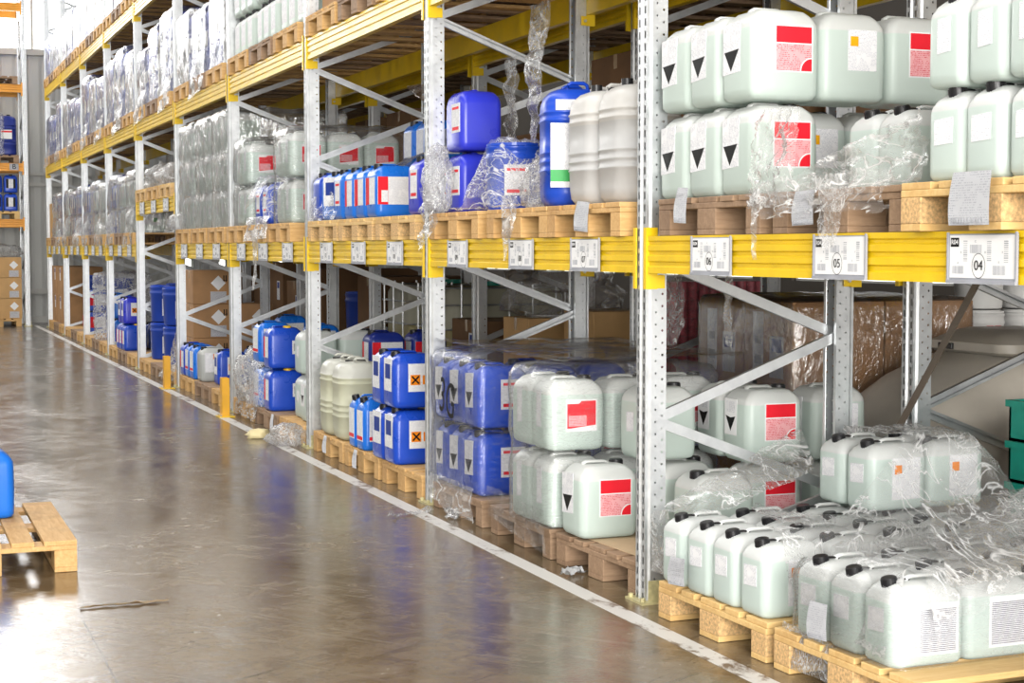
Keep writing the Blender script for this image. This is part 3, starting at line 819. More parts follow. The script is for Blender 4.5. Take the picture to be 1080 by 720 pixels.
DESC = {'clear': 'clear', }
def put(key, x, y, z, label, rz=0, group=None, jitter=.006, name=None):
    ps, cat = HB[key]
    rr = random.Random(hash((round(x, 3), round(y, 3), round(z, 3))) & 0xffff)
    return place(ps, name or {'jerrycan': 'jerrycan', 'canister': 'canister', 'drum': 'plastic_drum', 'bucket': 'bucket'}[cat],
                 (x + rr.uniform(-jitter, jitter) * .5, y + rr.uniform(-jitter, jitter) * .5, z), rz + rr.uniform(-jitter, jitter) * 4, label, cat, group)
TIER = {1: [''], 2: ['lower tier, ', 'upper tier, '], 3: ['bottom tier, ', 'middle tier, ', 'top tier, ']}
NTH = ['nearest', 'second', 'third', 'fourth', 'fifth']
ROW = ['front row', 'second row', 'third row', 'fourth row', 'fifth row']
def load(pick, x0, y0, z0, nx, ny, nz, px, py, pz, where, desc, group, skip=None, rz=0, cx=0, cy=0):
    """a stack of containers, i along +x (into the rack), j along +y (away), t up"""
    c, s = math.cos(rz), math.sin(rz)
    for t in range(nz):
        for i in range(nx):
            for j in range(ny):
                if skip and skip(i, j, t): continue
                key = pick(i, j, t) if callable(pick) else pick
                d = desc(i, j, t) if callable(desc) else desc
                lx, ly = x0 + px * (i + .5), y0 + py * (j + .5)
                if rz: lx, ly = cx + c * (lx - cx) - s * (ly - cy), cy + s * (lx - cx) + c * (ly - cy)
                put(key, lx, ly, z0 + pz * t, '%s, %s%s in %s, %s' % (d, TIER[nz][t], NTH[j], ROW[i], where), rz, group)

# ------------------------------------------------------------------ stretch film
def fnoise(p, s, o=5): return noise.fractal(Vector(p) * s, .7, 2.1, o)
def rnoise(p, s): return 1 - 2 * abs(noise.noise(Vector(p) * s))
def sheet(name, c4, nu, nv, amp, scale, label, mat='film', seed=0, sag=0, cut=0, kind=None, ripple=None):
    """a loose film sheet stretched between four corners (u along c0->c1, v along c0->c3), crumpled; CUT frays its border"""
    A, B, C_, D = [Vector(p) for p in c4]; bm = bmesh.new(); g = []
    nrm = (B - A).cross(D - A).normalized()
    for i in range(nu + 1):
        row = []
        for j in range(nv + 1):
            u, v = i / nu, j / nv
            p = (A * (1 - u) + B * u) * (1 - v) + (D * (1 - u) + C_ * u) * v
            q = p + Vector((seed * 3.1, seed * 1.7, 0))
            e = min(1, 6 * min(u, 1 - u, v, 1 - v) + .35)
            if ripple: k = amp * (.35 * fnoise(q, scale) + .8 * math.sin(ripple[0] * u + ripple[1] * v + 2.5 * fnoise(q, scale * .5)))
            else: k = amp * (.6 * fnoise(q, scale) + .7 * (rnoise(q, scale * 1.3) - .4) + .3 * (rnoise(q, scale * 3.1) - .4))
            p = p + nrm * (k * e) - Vector((0, 0, sag * 4 * u * (1 - u)))
            p += Vector((fnoise(q + Vector((9, 0, 0)), scale), fnoise(q + Vector((0, 9, 0)), scale), 0)) * amp * .5
            row.append(bm.verts.new(p))
        g.append(row)
    for i in range(nu):
        for j in range(nv):
            u, v = (i + .5) / nu, (j + .5) / nv
            if cut and min(u, 1 - u, v, 1 - v) < cut * (.5 + fnoise((u * 3 + seed, v * 3, seed), 1.5)): continue
            bm.faces.new((g[i][j], g[i + 1][j], g[i + 1][j + 1], g[i][j + 1]))
    bmesh.ops.delete(bm, geom=[v for v in bm.verts if not v.link_faces], context='VERTS')
    me = fin(name, bm, mat, True); o = obj(name, me); tag(o, label, 'plastic film'); return o
def drape(name, x0, x1, y0, y1, top, res, amp, scale, label, mat='film', seed=0, keep=None, M4=None):
    """film lying over what TOP(x, y) describes as a height field"""
    nx, ny = int((x1 - x0) / res), int((y1 - y0) / res); bm = bmesh.new(); g = []
    for i in range(nx + 1):
        row = []
        for j in range(ny + 1):
            x, y = x0 + (x1 - x0) * i / nx, y0 + (y1 - y0) * j / ny
            q = Vector((x + seed, y, seed * 2.2))
            z = top(x, y) + amp * (.5 + .6 * fnoise(q, scale) + .55 * (rnoise(q, scale * 1.5) - .3) + .25 * (rnoise(q, scale * 4) - .3))
            dx, dy = amp * .6 * fnoise(q + Vector((5, 0, 0)), scale), amp * .6 * fnoise(q + Vector((0, 5, 0)), scale)
            row.append(bm.verts.new((x + dx, y + dy, z)))
        g.append(row)
    for i in range(nx):
        for j in range(ny):
            x, y = x0 + (x1 - x0) * (i + .5) / nx, y0 + (y1 - y0) * (j + .5) / ny
            if keep and not keep(x, y): continue
            bm.faces.new((g[i][j], g[i + 1][j], g[i + 1][j + 1], g[i][j + 1]))
    bmesh.ops.delete(bm, geom=[v for v in bm.verts if not v.link_faces], context='VERTS')
    if M4: bmesh.ops.transform(bm, matrix=M4, verts=bm.verts[:])
    o = obj(name, fin(name, bm, mat, True)); tag(o, label, 'plastic film'); return o
def wrap(name, x0, x1, y0, y1, z0, z1, label, mat='film_tight', waist=(), amp=.006, seed=0, top=True, rz=0, c=None, res=.045, r=.06, group='stretch film around the loads'):
    """tight film wound round a load: a rounded box with waists between the tiers and a puckered top"""
    cx, cy = (x0 + x1) / 2, (y0 + y1) / 2; a, b = (x1 - x0) / 2, (y1 - y0) / 2
    nz = max(6, int((z1 - z0) / res)); bm = bmesh.new(); rings = []
    base = []
    per = rrect(a, b, r, 4)
    for i in range(len(per)):                       # resample the outline
        p, q = Vector(per[i]), Vector(per[(i + 1) % len(per)]); n = max(1, int((q - p).length / res))
        base += [p.lerp(q, k / n) for k in range(n)]
    for iz in range(nz + 1):
        z = z0 + (z1 - z0) * iz / nz; row = []
        w = sum(.013 * math.exp(-((z - q) / .03) ** 2) for q in waist)
        f = (z1 - z) / .05; w += .03 * max(0, 1 - f) ** 2
        for p in base:
            d = p.normalized(); q = Vector((p.x + seed, p.y, z * .55))
            k = amp * (fnoise(q, 6) + .9 * (rnoise(q, 11) - .3))
            o = p - Vector((d.x * w, d.y * w)) + Vector((d.x * k, d.y * k)) if amp else p
            row.append(bm.verts.new((o.x, o.y, z)))
        rings.append(row)
    n = len(base)
    for u, v in zip(rings, rings[1:]):
        for i in range(n): bm.faces.new((u[i], u[(i + 1) % n], v[(i + 1) % n], v[i]))
    if top:
        prev = rings[-1]
        for s in (.8, .55, .3):
            row = [bm.verts.new((v.co.x * s, v.co.y * s, z1 + .012 + amp * 1.5 * fnoise((v.co.x * s + seed, v.co.y * s, 1), 7))) for v in rings[-1]]
            for i in range(n): bm.faces.new((prev[i], prev[(i + 1) % n], row[(i + 1) % n], row[i]))
            prev = row
        bm.faces.new(prev)
    bmesh.ops.rotate(bm, cent=(0, 0, 0), matrix=Matrix.Rotation(rz, 3, 'Z'), verts=bm.verts[:])
    bmesh.ops.translate(bm, vec=(cx, cy, 0), verts=bm.verts[:])
    o = obj(name, fin(name, bm, mat, True)); tag(o, label, 'plastic film', group); return o
def crumple(name, loc, s, label, mat='film_crinkle', seed=0, cat='plastic film', sub=4):
    bm = bmesh.new(); bmesh.ops.create_icosphere(bm, subdivisions=sub, radius=1)
    for v in bm.verts:
        p = v.co.copy(); q = p + Vector((seed * 2.3, seed, 0))
        k = 1 + .28 * fnoise(q, 1.4) + .22 * (rnoise(q, 2.4) - .4) + .10 * (rnoise(q, 6) - .4)
        v.co = Vector((p.x * s[0], p.y * s[1], max(-.72 * s[2], p.z * s[2]))) * k
        v.co.z = max(v.co.z, -.7 * s[2])
    zmin = min(v.co.z for v in bm.verts)
    o = obj(name, fin(name, bm, mat, True), None, (loc[0], loc[1], loc[2] - zmin)); tag(o, label, cat); return o
ZL2 = Z2 + .151; CL2 = ZL2 + PT
def sheet_paper(y, z, w, h, label, x=-.065, tilt=0, rx=.06, bars=True):
    bm = bmesh.new(); n = 6
    for i in range(n + 1):
        t = i / n
        for s in (-1, 1): bm.verts.new((-.012 * math.sin(t * 2.2) * (1 + .4 * s), s * w / 2, h / 2 - h * t))
    bm.verts.ensure_lookup_table(); V_ = bm.verts
    for i in range(n): bm.faces.new((V_[2 * i], V_[2 * i + 1], V_[2 * i + 3], V_[2 * i + 2]))
    q = bmesh.ops.solidify(bm, geom=bm.faces[:], thickness=.0008)
    for f in bm.faces: f.material_index = 0
    t = empty('document_sheet', (x, y, z)); t.rotation_euler = (tilt, 0, 0); tag(t, label, 'paper', 'papers hung on the pallets')
    obj('sheet', fin('sheet', bm, 'paper', True), t)
    if bars:
        bm = bmesh.new(); rnd = random.Random(int(y * 100))
        for i in range(12): bm_box(bm, (-.0165, -w * .4 + w * .8 * i / 11, -h * .40), (.001, w * .03 * rnd.choice((.6, 1, 1.5)), h * .09))
        obj('barcode', fin('barcode', bm, 'lab_grey'), t)
    return t
def cartons(pos, s, label, mat='card', art=None, rz=0, group='cardboard cartons', name='cardboard_box'):
    """one carton with its tape seam and its printed stickers (art on -x and -y faces)"""
    bm = bmesh.new(); bm_box(bm, (0, 0, s[2] / 2), s, bev=.006)
    ps = [('carton', fin('carton', bm, mat))]
    bm = bmesh.new(); bm_box(bm, (0, 0, s[2] + .0005), (s[0] * 1.0, .05, .001)); bm_box(bm, (-s[0] / 2 - .0006, 0, s[2] - .045), (.001, .05, .09)); ps.append(('tape', fin('tape', bm, 'tape')))
    if art:
        for a in art: ps.append(('sticker', a(s)))
    return place(ps, name, pos, rz, label, 'box', group)
def st_diamond(s): return decal('-Y', s[1] / 2, [([(-.02, s[2] * .62), (.06, s[2] * .62 + .08), (.14, s[2] * .62), (.06, s[2] * .62 - .08)], 'lab_white'), (R(.06, s[2] * .2, .17, .12), 'label_text')])
def st_plainx(s): return decal('-X', s[0] / 2, [(R(s[1] * .18, s[2] * .72, .14, .22), 'label'), (R(s[1] * .18, s[2] * .72 + .06, .10, .07), 'lab_blue')])
def st_tall(s): return decal('-X', s[0] / 2, [(R(-s[1] * .2, s[2] * .78, .11, .34), 'label'), (R(-s[1] * .2, s[2] * .70, .07, .05), 'lab_grey'), (R(-s[1] * .2, s[2] * .80, .07, .04), 'lab_grey')])
def st_arrows(s): return decal('-Y', s[1] / 2, [(R(.12, s[2] * .75, .012, .07), 'lab_black'), (R(.145, s[2] * .75, .012, .07), 'lab_black'), (R(.1325, s[2] * .70, .05, .006), 'lab_black')])

# ================================================== near bay, second level (tags 06, 05, 04)
pallet(5.46, ZL2, 'weathered wooden pallet on the yellow beam above tag 06', 'wood_old')
pallet(4.57, ZL2, 'weathered wooden pallet on the yellow beam above tag 05, under torn film', 'wood_old')
pallet(3.735, ZL2, 'fresh yellow wooden pallet on the beam above tag 04', 'wood_new', .52)
g = 'clear jerrycans on the pallet above tag 06'
wh = 'pallet above tag 06'
A_D = {0: 'clear jerrycan with black triangle', 1: 'clear jerrycan, amber square', 2: 'clear jerrycan, red print'}
load(lambda i, j, t: 'K_tri_amber' if i == 1 else 'K_tri_red', .01, 5.19, CL2 + .3465, 3, 3, 1, .290, .252, .3465, wh,
     lambda i, j, t: A_D[i] + ', upper tier', g, lambda i, j, t: i > 0 and j > 0)
load(lambda i, j, t: 'K_tri_amber' if i == 1 else 'K_tri_red', .01, 5.19, CL2, 3, 3, 1, .290, .252, .3465, wh,
     lambda i, j, t: A_D[i] + ', lower tier', g, lambda i, j, t: (i > 0 and j == 0) or (i > 0 and j == 2))
g = 'small jerrycans on the pallet above tag 05'
put('S_bare', .32, 4.76, CL2, 'small clear jerrycan behind torn film above tag 05, farther of two', 0, g)
put('S_bare', .32, 4.575, CL2, 'small clear jerrycan behind torn film above tag 05, nearer of two', 0, g)
put('S_bare', .58, 4.98, CL2, 'small clear jerrycan deep on the pallet above tag 05, farther one', 0, g)
put('S_bare', .58, 4.78, CL2, 'small clear jerrycan deep on the pallet above tag 05, nearer one', 0, g)
load('S_orange', -.045, 3.335, CL2, 2, 4, 1, .279, .185, .272, 'pallet above tag 04',
     'small clear jerrycan, lower tier', 'small jerrycans on the pallet above tag 04')
load('S_tall', -.045, 3.335, CL2 + .272, 2, 4, 1, .279, .185, .272, 'pallet above tag 04',
     'small clear jerrycan, upper tier', 'small jerrycans on the pallet above tag 04')
sheet_paper(5.585, 1.625, .085, .135, 'white paper slip hanging on the pallet above tag 06', tilt=.05)
sheet_paper(4.70, 1.595, .12, .115, 'white paper sheet under film on the pallet above tag 05', tilt=-.03)
sheet_paper(3.77, 1.60, .17, .15, 'white barcode sheet hanging on the pallet above tag 04', x=-.098)
# torn film of the 05 pallet
sheet('stretch_film', [(-.06, 5.10, 1.60), (-.06, 4.80, 1.60), (-.02, 4.80, 1.94), (-.02, 5.06, 1.95)], 26, 34, .045, 7, 'bunched upright fold of clear film beside the amber label can above tag 05', 'film_crinkle', 1)
sheet('stretch_film', [(-.03, 4.86, 1.62), (.06, 4.15, 1.66), (.02, 4.16, 1.90), (-.01, 4.84, 1.72)], 40, 18, .035, 7, 'torn clear film sagging across small cans above tag 05', 'film', 2, cut=.05)
sheet('stretch_film', [(-.085, 5.10, 1.56), (-.085, 4.19, 1.57), (-.05, 4.16, 1.72), (-.05, 5.10, 1.70)], 46, 12, .030, 8, 'torn film hanging over pallet edge above tag 05', 'film', 3, cut=.10)
sheet('stretch_film', [(-.09, 4.55, 1.46), (-.09, 4.47, 1.46), (-.07, 4.40, 1.66), (-.07, 4.62, 1.66)], 10, 16, .03, 9, 'short film tail dangling onto tag 05', 'film_crinkle', 5)
sheet('stretch_film', [(-.06, 5.055, 1.42), (-.06, 5.03, 1.42), (-.06, 5.02, 1.64), (-.06, 5.07, 1.64)], 4, 20, .012, 9, 'thin film string dangling between tag 06 and tag 05', 'film', 6)

# ================================================== near bay, floor: wrapped small cans
def floor_pallet(y, label, mat='wood', x=.57, rz=0, near=True): return pallet(y, .001, label, mat, x, rz, near)
ZF = .001 + PT
floor_pallet(5.36, 'new wooden floor pallet under tag 06 carrying small clear jerrycans', 'wood_new', .53, .03)
floor_pallet(4.50, 'wooden floor pallet at the near right corner under tag 05', 'wood_new', .55, .03)
g = 'small jerrycans on the floor pallets'
load('S_orange', -.062, 4.985, ZF, 4, 4, 1, .279, .197, .28, 'floor pallet under tag 06', 'small clear jerrycan, lower tier', g, None, .03, .53, 5.36)
load('S_orange', .11, 4.985, ZF + .280, 4, 4, 1, .279, .197, .28, 'floor pallet under tag 06', 'small clear jerrycan, upper tier', g,
     lambda i, j, t: i < 2 or j < 2, .03, .53, 5.36)
load('S_text', -.03, 4.235, ZF, 4, 3, 1, .281, .196, .28, 'floor pallet under tag 05', 'small clear jerrycan', g, None, .03, .585, 4.49)
sheet_paper(5.54, .22, .12, .105, 'white barcode slip stuck on small jerrycans under tag 06', x=-.098, tilt=-.08)
sheet_paper(4.57, .235, .105, .12, 'white barcode slip stuck on small jerrycans under tag 05', x=-.075, tilt=-.06)
def hump(cx, cy, hw, hd, z, k):
    return lambda x, y: z - k * math.hypot(max(0, abs(x - cx) - hw), max(0, abs(y - cy) - hd))
b1 = hump(.54, 5.37, .56, .36, .432, 3.5); b2 = hump(.93, 5.56, .20, .18, .715, 1.2); b3 = hump(.60, 4.49, .55, .27, .435, 3.5); b4 = hump(.72, 4.34, .06, .10, .66, .95)
sheet('stretch_film', [(-.06, 5.80, .42), (-.02, 5.45, .44), (.60, 5.66, .56), (.66, 5.90, .72)], 34, 40, .022, 5, 'long film veil pulled from foreground upright over small jerrycans under tag 06', 'film', 11, cut=.04)
drape('stretch_film', -.03, 1.22, 4.96, 5.80, lambda x, y: max(.24, b1(x, y), b2(x, y)), 0.02, .016, 6, 'crumpled clear film draped over small jerrycans under tag 06', 'film', 3,
      lambda x, y: (x > .22 + .10 * fnoise((x, y, 2), 3) + .3 * max(0, y - 5.5) or y < 5.12 and x > .06) and not (.36 < x < .78 + .08 * fnoise((x, y, 7), 4) and y > 5.30))
drape('stretch_film', -.03, 1.24, 4.12, 4.90, lambda x, y: max(.17, b3(x, y), b4(x, y)), .02, .020, 5, 'crumpled clear film piled on small jerrycans under tag 05', 'film', 8,
      lambda x, y: y > 4.2 + .03 * fnoise((x, y, 5), 3) and (x > .1 or abs(y - 4.42) < .15))
wrap('stretch_film', -.045, 1.20, 4.215, 4.84, .15, .40, 'tight clear film wound round small jerrycans under tag 05', 'film_tight', (), .004, 3, False, .03)
sheet('stretch_film', [(.10, 4.12, .42), (.95, 4.10, .46), (1.05, 4.62, .64), (.30, 4.55, .60)], 40, 30, .055, 2.6, 'stiff translucent film sheet tented over jerrycans at near right corner', 'film', 14)
sheet('stretch_film', [(-.05, 4.86, .02), (-.05, 4.55, .03), (-.03, 4.55, .15), (-.03, 4.86, .17)], 18, 10, .02, 9, 'torn film round the pallet blocks under tag 05', 'film_crinkle', 15)
sheet('stretch_film', [(-.05, 5.87, .16), (-.02, 5.78, .15), (-.02, 5.78, .42), (-.05, 5.87, .40)], 8, 22, .018, 9, 'crinkled film strip clinging to the foreground upright base', 'film_crinkle', 16)

# ================================================== bay of tags 07-09, floor
floor_pallet(6.53, 'weathered floor pallet with a kraft sheet under tag 07', 'wood_old', .585, .05)
floor_pallet(7.38, 'weathered floor pallet under tag 08 carrying film wrapped clear jerrycans', 'wood_old', .57)
floor_pallet(8.31, 'weathered floor pallet under tag 09 carrying wrapped blue jerrycans', 'wood_old', .57)
bm = bmesh.new(); bm_box(bm, (0, 0, .002), (1.12, .76, .004)); single(fin('kraft_sheet', bm, 'kraft'), 'kraft_sheet', (.60, 6.53, ZF), .05, 'brown kraft sheet lying on the pallet under tag 07', 'sheet')
ZK = ZF + .006
g = 'clear jerrycans on the floor pallet under tag 07'
put('K_tri_red', .115, 6.755, ZK, 'clear jerrycan with red label standing alone at front under tag 07', 0, g)
put('K_bare', .49, 6.70, ZK, 'clear jerrycan, lower tier under tag 07, behind lone front can', 0, g)
put('K_bare', .455, 6.29, ZK, 'clear jerrycan, lower tier, black cap beside foreground upright, under tag 07', PI, g)
put('K_dia_red', .80, 6.46, ZK, 'clear jerrycan, lower tier, under the red label can behind braces', 0, g)
put('K_bare', 1.02, 6.72, ZK, 'clear jerrycan, lower tier, rearmost under tag 07', 0, g)
put('K_dia_red', .80, 6.46, ZK + .3465, 'clear jerrycan with red label and half black diamond behind braces', 0, g)
put('K_dia_red', .80, 6.72, ZK + .3465, 'clear jerrycan with half black diamond, second behind braces', 0, g)
put('K_dia_orange', 1.14, 6.47, ZK + .3465, 'clear jerrycan with small orange square beside rear upright', 0, g)
put('K_dia_orange', 1.14, 6.47, ZK, 'clear jerrycan, lower tier, beside rear upright under tag 07', 0, g)
put('K_plain', .40, 6.72, ZK + .3465, 'clear jerrycan, upper tier, half hidden by the foreground upright', 0, g)
g = 'clear jerrycans on the floor pallet under tag 08'
load('K_step', -.06, 6.925, ZF + .01, 3, 2, 2, .292, .252, .362, 'floor pallet under tag 08', 'film wrapped clear jerrycan', g, lambda i, j, t: i > 0 and j > 0)
wrap('stretch_film', -.078, .84, 6.91, 7.445, .16, .90, 'clear film wound round stacked clear jerrycans under tag 08', 'film_tight', (.51,), .006, 5, True)
sheet('stretch_film', [(-.06, 7.72, .10), (-.07, 6.93, .03), (-.075, 6.97, .24), (-.075, 7.70, .26)], 40, 10, .018, 7, 'dusty film skirt round the pallet under tag 08', 'film_dark', 19)
load('blue_tri', -.01, 8.01, ZF, 3, 3, 2, .292, .252, .362, 'floor pallet under tag 09', 'film wrapped blue jerrycan', 'blue jerrycans on the floor pallet under tag 09',
     lambda i, j, t: i > 0 and j > 1)
w9 = wrap('stretch_film', -.035, 1.05, 7.99, 8.775, .15, .895, 'clear film wound round stacked blue jerrycans under tag 09', 'film_tight', (.505,), .007, 9, True)
hw = text_mesh('3G', .24, 'lab_black'); hw.transform(Matrix.Translation((-.047, 8.42, .63)) @ AISLE.to_4x4() @ Matrix.Rotation(-.15, 4, 'Z') @ Matrix.Diagonal((.9, 1.15, 1, 1)))
obj('handwriting', hw, w9, label='black handwriting on the film')
sheet('stretch_film', [(-.05, 8.78, .05), (-.06, 7.95, .02), (-.045, 7.97, .20), (-.045, 8.76, .20)], 36, 10, .028, 8, 'torn film hanging round the pallet under tag 09', 'film', 21, cut=.06)
drape('stretch_film', .0, 1.05, 7.0, 8.75, lambda x, y: .925, .04, .02, 5, 'loose dusty film spread on top of wrapped jerrycans, tags 08 and 09', 'film_dark', 4)

# ================================================== bay of tags 07-09, second level
for y, n in ((6.57, '07'), (7.37, '08'), (8.30, '09')):
    pallet(y, ZL2, 'raw wooden pallet on the yellow beam above tag ' + n, 'wood', .545)
put('T_white', .19, 6.50, CL2, 'tall milky ribbed canister above tag 07, nearer to foreground upright', .0, 'tall milky canisters')
put('T_white', .19, 6.825, CL2, 'tall milky ribbed canister above tag 07, second from foreground upright', .0, 'tall milky canisters')
put('T_blue', .17, 7.17, CL2, 'tall blue canister with green stripe label above tag 08', -.25)
put('violet_stripe', .18, 8.615, CL2 + .3465, 'violet blue jerrycan on top of another above tag 09', -PI / 2, 'violet jerrycans above tag 09')
put('violet_stripe', .18, 8.615, CL2, 'violet blue jerrycan under another, partly in film, above tag 09', -PI / 2, 'violet jerrycans above tag 09')
put('D_blue', .20, 8.03, CL2, 'blue round tub with white label inside a film bag above tag 08', -.3)
put('D_navy', .75, 8.30, CL2, 'dark blue drum in the shade behind the film bag', 0)
put('D_navy', .75, 7.66, CL2, 'dark blue drum in the shade behind the green striped canister', 0)
fb = hump(.20, 8.03, .10, .10, 2.02, 2.2)
drape('stretch_film', -.04, .46, 7.66, 8.42, lambda x, y: max(1.665, fb(x, y)), .017, .02, 9, 'clear crumpled film bag over the blue tub above tag 08', 'film', 6)
crumple('stretch_film', (.12, 7.42, 1.66), (.10, .17, .14), 'white crumpled film heap beside the green striped canister', 'film_crinkle', 3)
crumple('stretch_film', (-.02, 8.66, 1.665), (.07, .13, .20), 'silvery crumpled film bunch against the upright above tag 09', 'film_crinkle', 7)
sheet('stretch_film', [(-.085, 8.80, 1.42), (-.075, 8.50, 1.60), (-.03, 8.46, 1.95), (-.05, 8.84, 1.80)], 20, 26, .04, 7, 'loose film hanging over the beam by the upright near tag 09', 'film', 23, cut=.05)
sheet('stretch_film', [(-.085, 7.45, 1.40), (-.085, 7.40, 1.40), (-.075, 7.28, 1.72), (-.075, 7.52, 1.72)], 8, 24, .02, 8, 'film tail dangling over tag 08', 'film', 24)
sheet_paper(6.53, 1.60, .13, .13, 'white printed slip hanging on the pallet above tag 07', tilt=.06)

# ================================================== bay of tags 10-12, floor
floor_pallet(9.32, 'raw wooden floor pallet under tag 10, front end empty', 'wood')
floor_pallet(10.20, 'raw wooden floor pallet under tag 11 carrying slim azure cans', 'wood')
floor_pallet(11.05, 'raw wooden floor pallet under tag 12 carrying cream canisters', 'wood')
g = 'blue jerrycans with orange cross labels under tag 10'
for t, n in ((0, 'lower'), (1, 'upper')):
    put('blue_x', .09, 9.50, ZF + .3465 * t, 'blue jerrycan with orange cross label under tag 10, %s of front two' % n, 0, g)
    put('blue_x', .09, 9.755, ZF + .3465 * t, 'blue jerrycan behind the orange cross ones under tag 11, %s one' % n, 0, g)
    put('blue_bare', .39, 9.52, ZF + .3465 * t, 'blue jerrycan deeper in under tag 10, %s one' % n, 0, g)
put('M_azure', .07, 10.215, ZF, 'slim azure can with red striped label under tag 11, nearer one', 0, 'slim azure cans')
put('M_azure', .07, 10.41, ZF, 'slim azure can with red striped label under tag 11, farther one', 0, 'slim azure cans')
put('T_cream', .13, 10.83, ZF, 'tall cream ribbed canister under tag 12, nearer of two', 0, 'tall cream canisters')
put('T_cream', .13, 11.17, ZF, 'tall cream ribbed canister under tag 12, farther of two', 0, 'tall cream canisters')
put('T_cream', .50, 10.83, ZF, 'tall cream ribbed canister in the second row under tag 12', 0, 'tall cream canisters')
sheet_paper(10.97, .10, .07, .12, 'small paper slip on the pallet under tag 12', bars=False); sheet_paper(10.2, .09, .07, .12, 'small paper slip on the pallet under tag 11', bars=False)

# second level
for y, n in ((9.36, '10'), (10.24, '11'), (11.08, '12')):
    pallet(y, ZL2, 'raw wooden pallet on the yellow beam above tag ' + n, 'wood_new', .545)
put('violet_stripe', .12, 9.08, CL2, 'violet blue jerrycan with striped label by the upright above tag 10', 0)
g = 'azure jerrycans with red and white wrap labels above tag 11'
for j, n in enumerate(('nearest', 'middle', 'farthest')): put('azure_wrap', .13, 10.00 + .262 * j, CL2, 'azure jerrycan, red and white wrap label, %s of three above tag 11' % n, 0, g)
put('azure_stripe', .13, 10.82, CL2, 'azure jerrycan with twice striped label above tag 12, nearer', 0)
put('azure_x', .14, 11.13, CL2, 'azure jerrycan with orange cross above tag 12, farther', .35)
put('blue_bare', .13, 11.38, CL2, 'blue jerrycan in silvery film by the far upright above tag 12', 0)
g = 'azure jerrycans piled deeper in above tags 11 and 12'
for t, n in ((0, 'lower'), (1, 'upper')):
    for j, m in enumerate(('nearer', 'farther')):
        put('azure_white', .66, 10.62 + .265 * j, CL2 + .3465 * t, 'azure jerrycan deeper in above tag 11, %s tier, %s one' % (n, m), 0, g)
sheet('stretch_film', [(.02, 11.45, 1.70), (.12, 9.9, 1.99), (.55, 9.9, 2.16), (.5, 11.3, 2.05)], 40, 20, .025, 5, 'clear film pulled over azure jerrycans above tags 11 and 12', 'film_dark', 31)
sheet('stretch_film', [(-.045, 11.52, 1.64), (-.04, 10.80, 1.66), (.02, 10.85, 1.78), (.02, 11.45, 2.0)], 26, 16, .02, 7, 'film draped to the pallet front above tag 12', 'film', 32)
bm = bmesh.new(); bm_box(bm, (0, 0, .06), (.30, .5, .004), Matrix.Rotation(-.25, 3, 'X')); single(fin('kraft_sheet', bm, 'kraft'), 'kraft_sheet', (.16, 10.78, CL2 - .035), 0, 'bent brown kraft sheet under azure jerrycans above tag 12', 'sheet')
sheet('stretch_film', [(.60, 10.45, 2.36), (.60, 10.40, 2.36), (.72, 10.95, 2.62), (.6, 11.2, 2.62)], 14, 18, .05, 5, 'film hood hanging above azure jerrycans', 'film_dark', 33)

# ================================================== fourth bay from the near end (frames 3-4 of the row)
def B(k): return ORD[k + 1] + ' bay'
ffl = [floor_pallet(12.13, 'wooden floor pallet, nearest in the fourth bay', 'wood', near=True), floor_pallet(13.02, 'wooden floor pallet, middle of the fourth bay', 'wood_old'),
       floor_pallet(13.90, 'wooden floor pallet with film, farthest in the fourth bay', 'wood')]
g = 'clear jerrycans on the floor of the fourth bay'
put('K_dia_red', .19, 12.03, ZF, 'grey white jerrycan beside the upright, floor of the fourth bay', 0, g)
for t, n in ((0, 'lower'), (1, 'upper')):
    put('K_bare', .52, 12.28, ZF + .3465 * t, 'clear jerrycan deeper in behind cream canisters, %s one' % n, 0, g)
    put('K_plain', .22, 12.34, ZF + .3465 * t, 'clear jerrycan behind the grey white one, %s one' % n, 0, g)
    put('navy_rb', .66, 11.98, ZF + .3465 * t, 'dark blue jerrycan, red block label behind braces, left, %s one' % n, 0, 'dark blue jerrycans with red block labels')
    put('navy_rb', 1.00, 11.98, ZF + .3465 * t, 'dark blue jerrycan, red block label behind braces, right, %s one' % n, 0, 'dark blue jerrycans with red block labels')
    put('blue_yellowcap', .12, 13.0, ZF + .3465 * t, 'blue jerrycan with yellow cap, fourth bay floor, %s of two' % n, 0, 'yellow capped blue jerrycans')
    put('azure_low', .12, 13.40, ZF + .37 * t, 'azure jerrycan with silver label, fourth bay floor, %s of two' % n, 0, 'azure jerrycans in the fourth bay')
    put('azure_low', .52, 13.35, ZF + .3465 * t, 'azure jerrycan deeper in, fourth bay floor, %s of two' % n, 0, 'azure jerrycans in the fourth bay')
wrap('stretch_film', -.06, .30, 13.24, 13.56, .15, .52, 'shiny film round the lower azure jerrycan with silver label', 'film_crinkle', (), .008, 2)
crumple('stretch_film', (.05, 13.85, .145), (.14, .26, .26), 'big silvery film heap on the fourth bay floor pallet', 'film_crinkle', 11)
sheet('stretch_film', [(-.06, 14.1, .03), (-.06, 13.3, .02), (-.03, 13.3, .20), (-.02, 14.1, .3)], 24, 12, .03, 7, 'torn film hanging at the pallets of the fourth bay', 'film', 34)
sheet_paper(12.6, .09, .07, .13, 'white slip hanging on the middle pallet, fourth bay floor', bars=False)
for y, n in ((12.42, 'nearest'), (13.25, 'middle'), (14.02, 'farthest')): pallet(y, ZL2, 'wooden pallet on the second level of the fourth bay, %s' % n, 'wood', .545, 0, True)
g = 'clear jerrycans wrapped on the fourth bay second level'
load('K_step', .0, 12.20, CL2, 3, 2, 2, .292, .252, .362, 'nearest pallet, fourth bay', 'wrapped clear jerrycan', g, lambda i, j, t: i > 0 and j > 0)
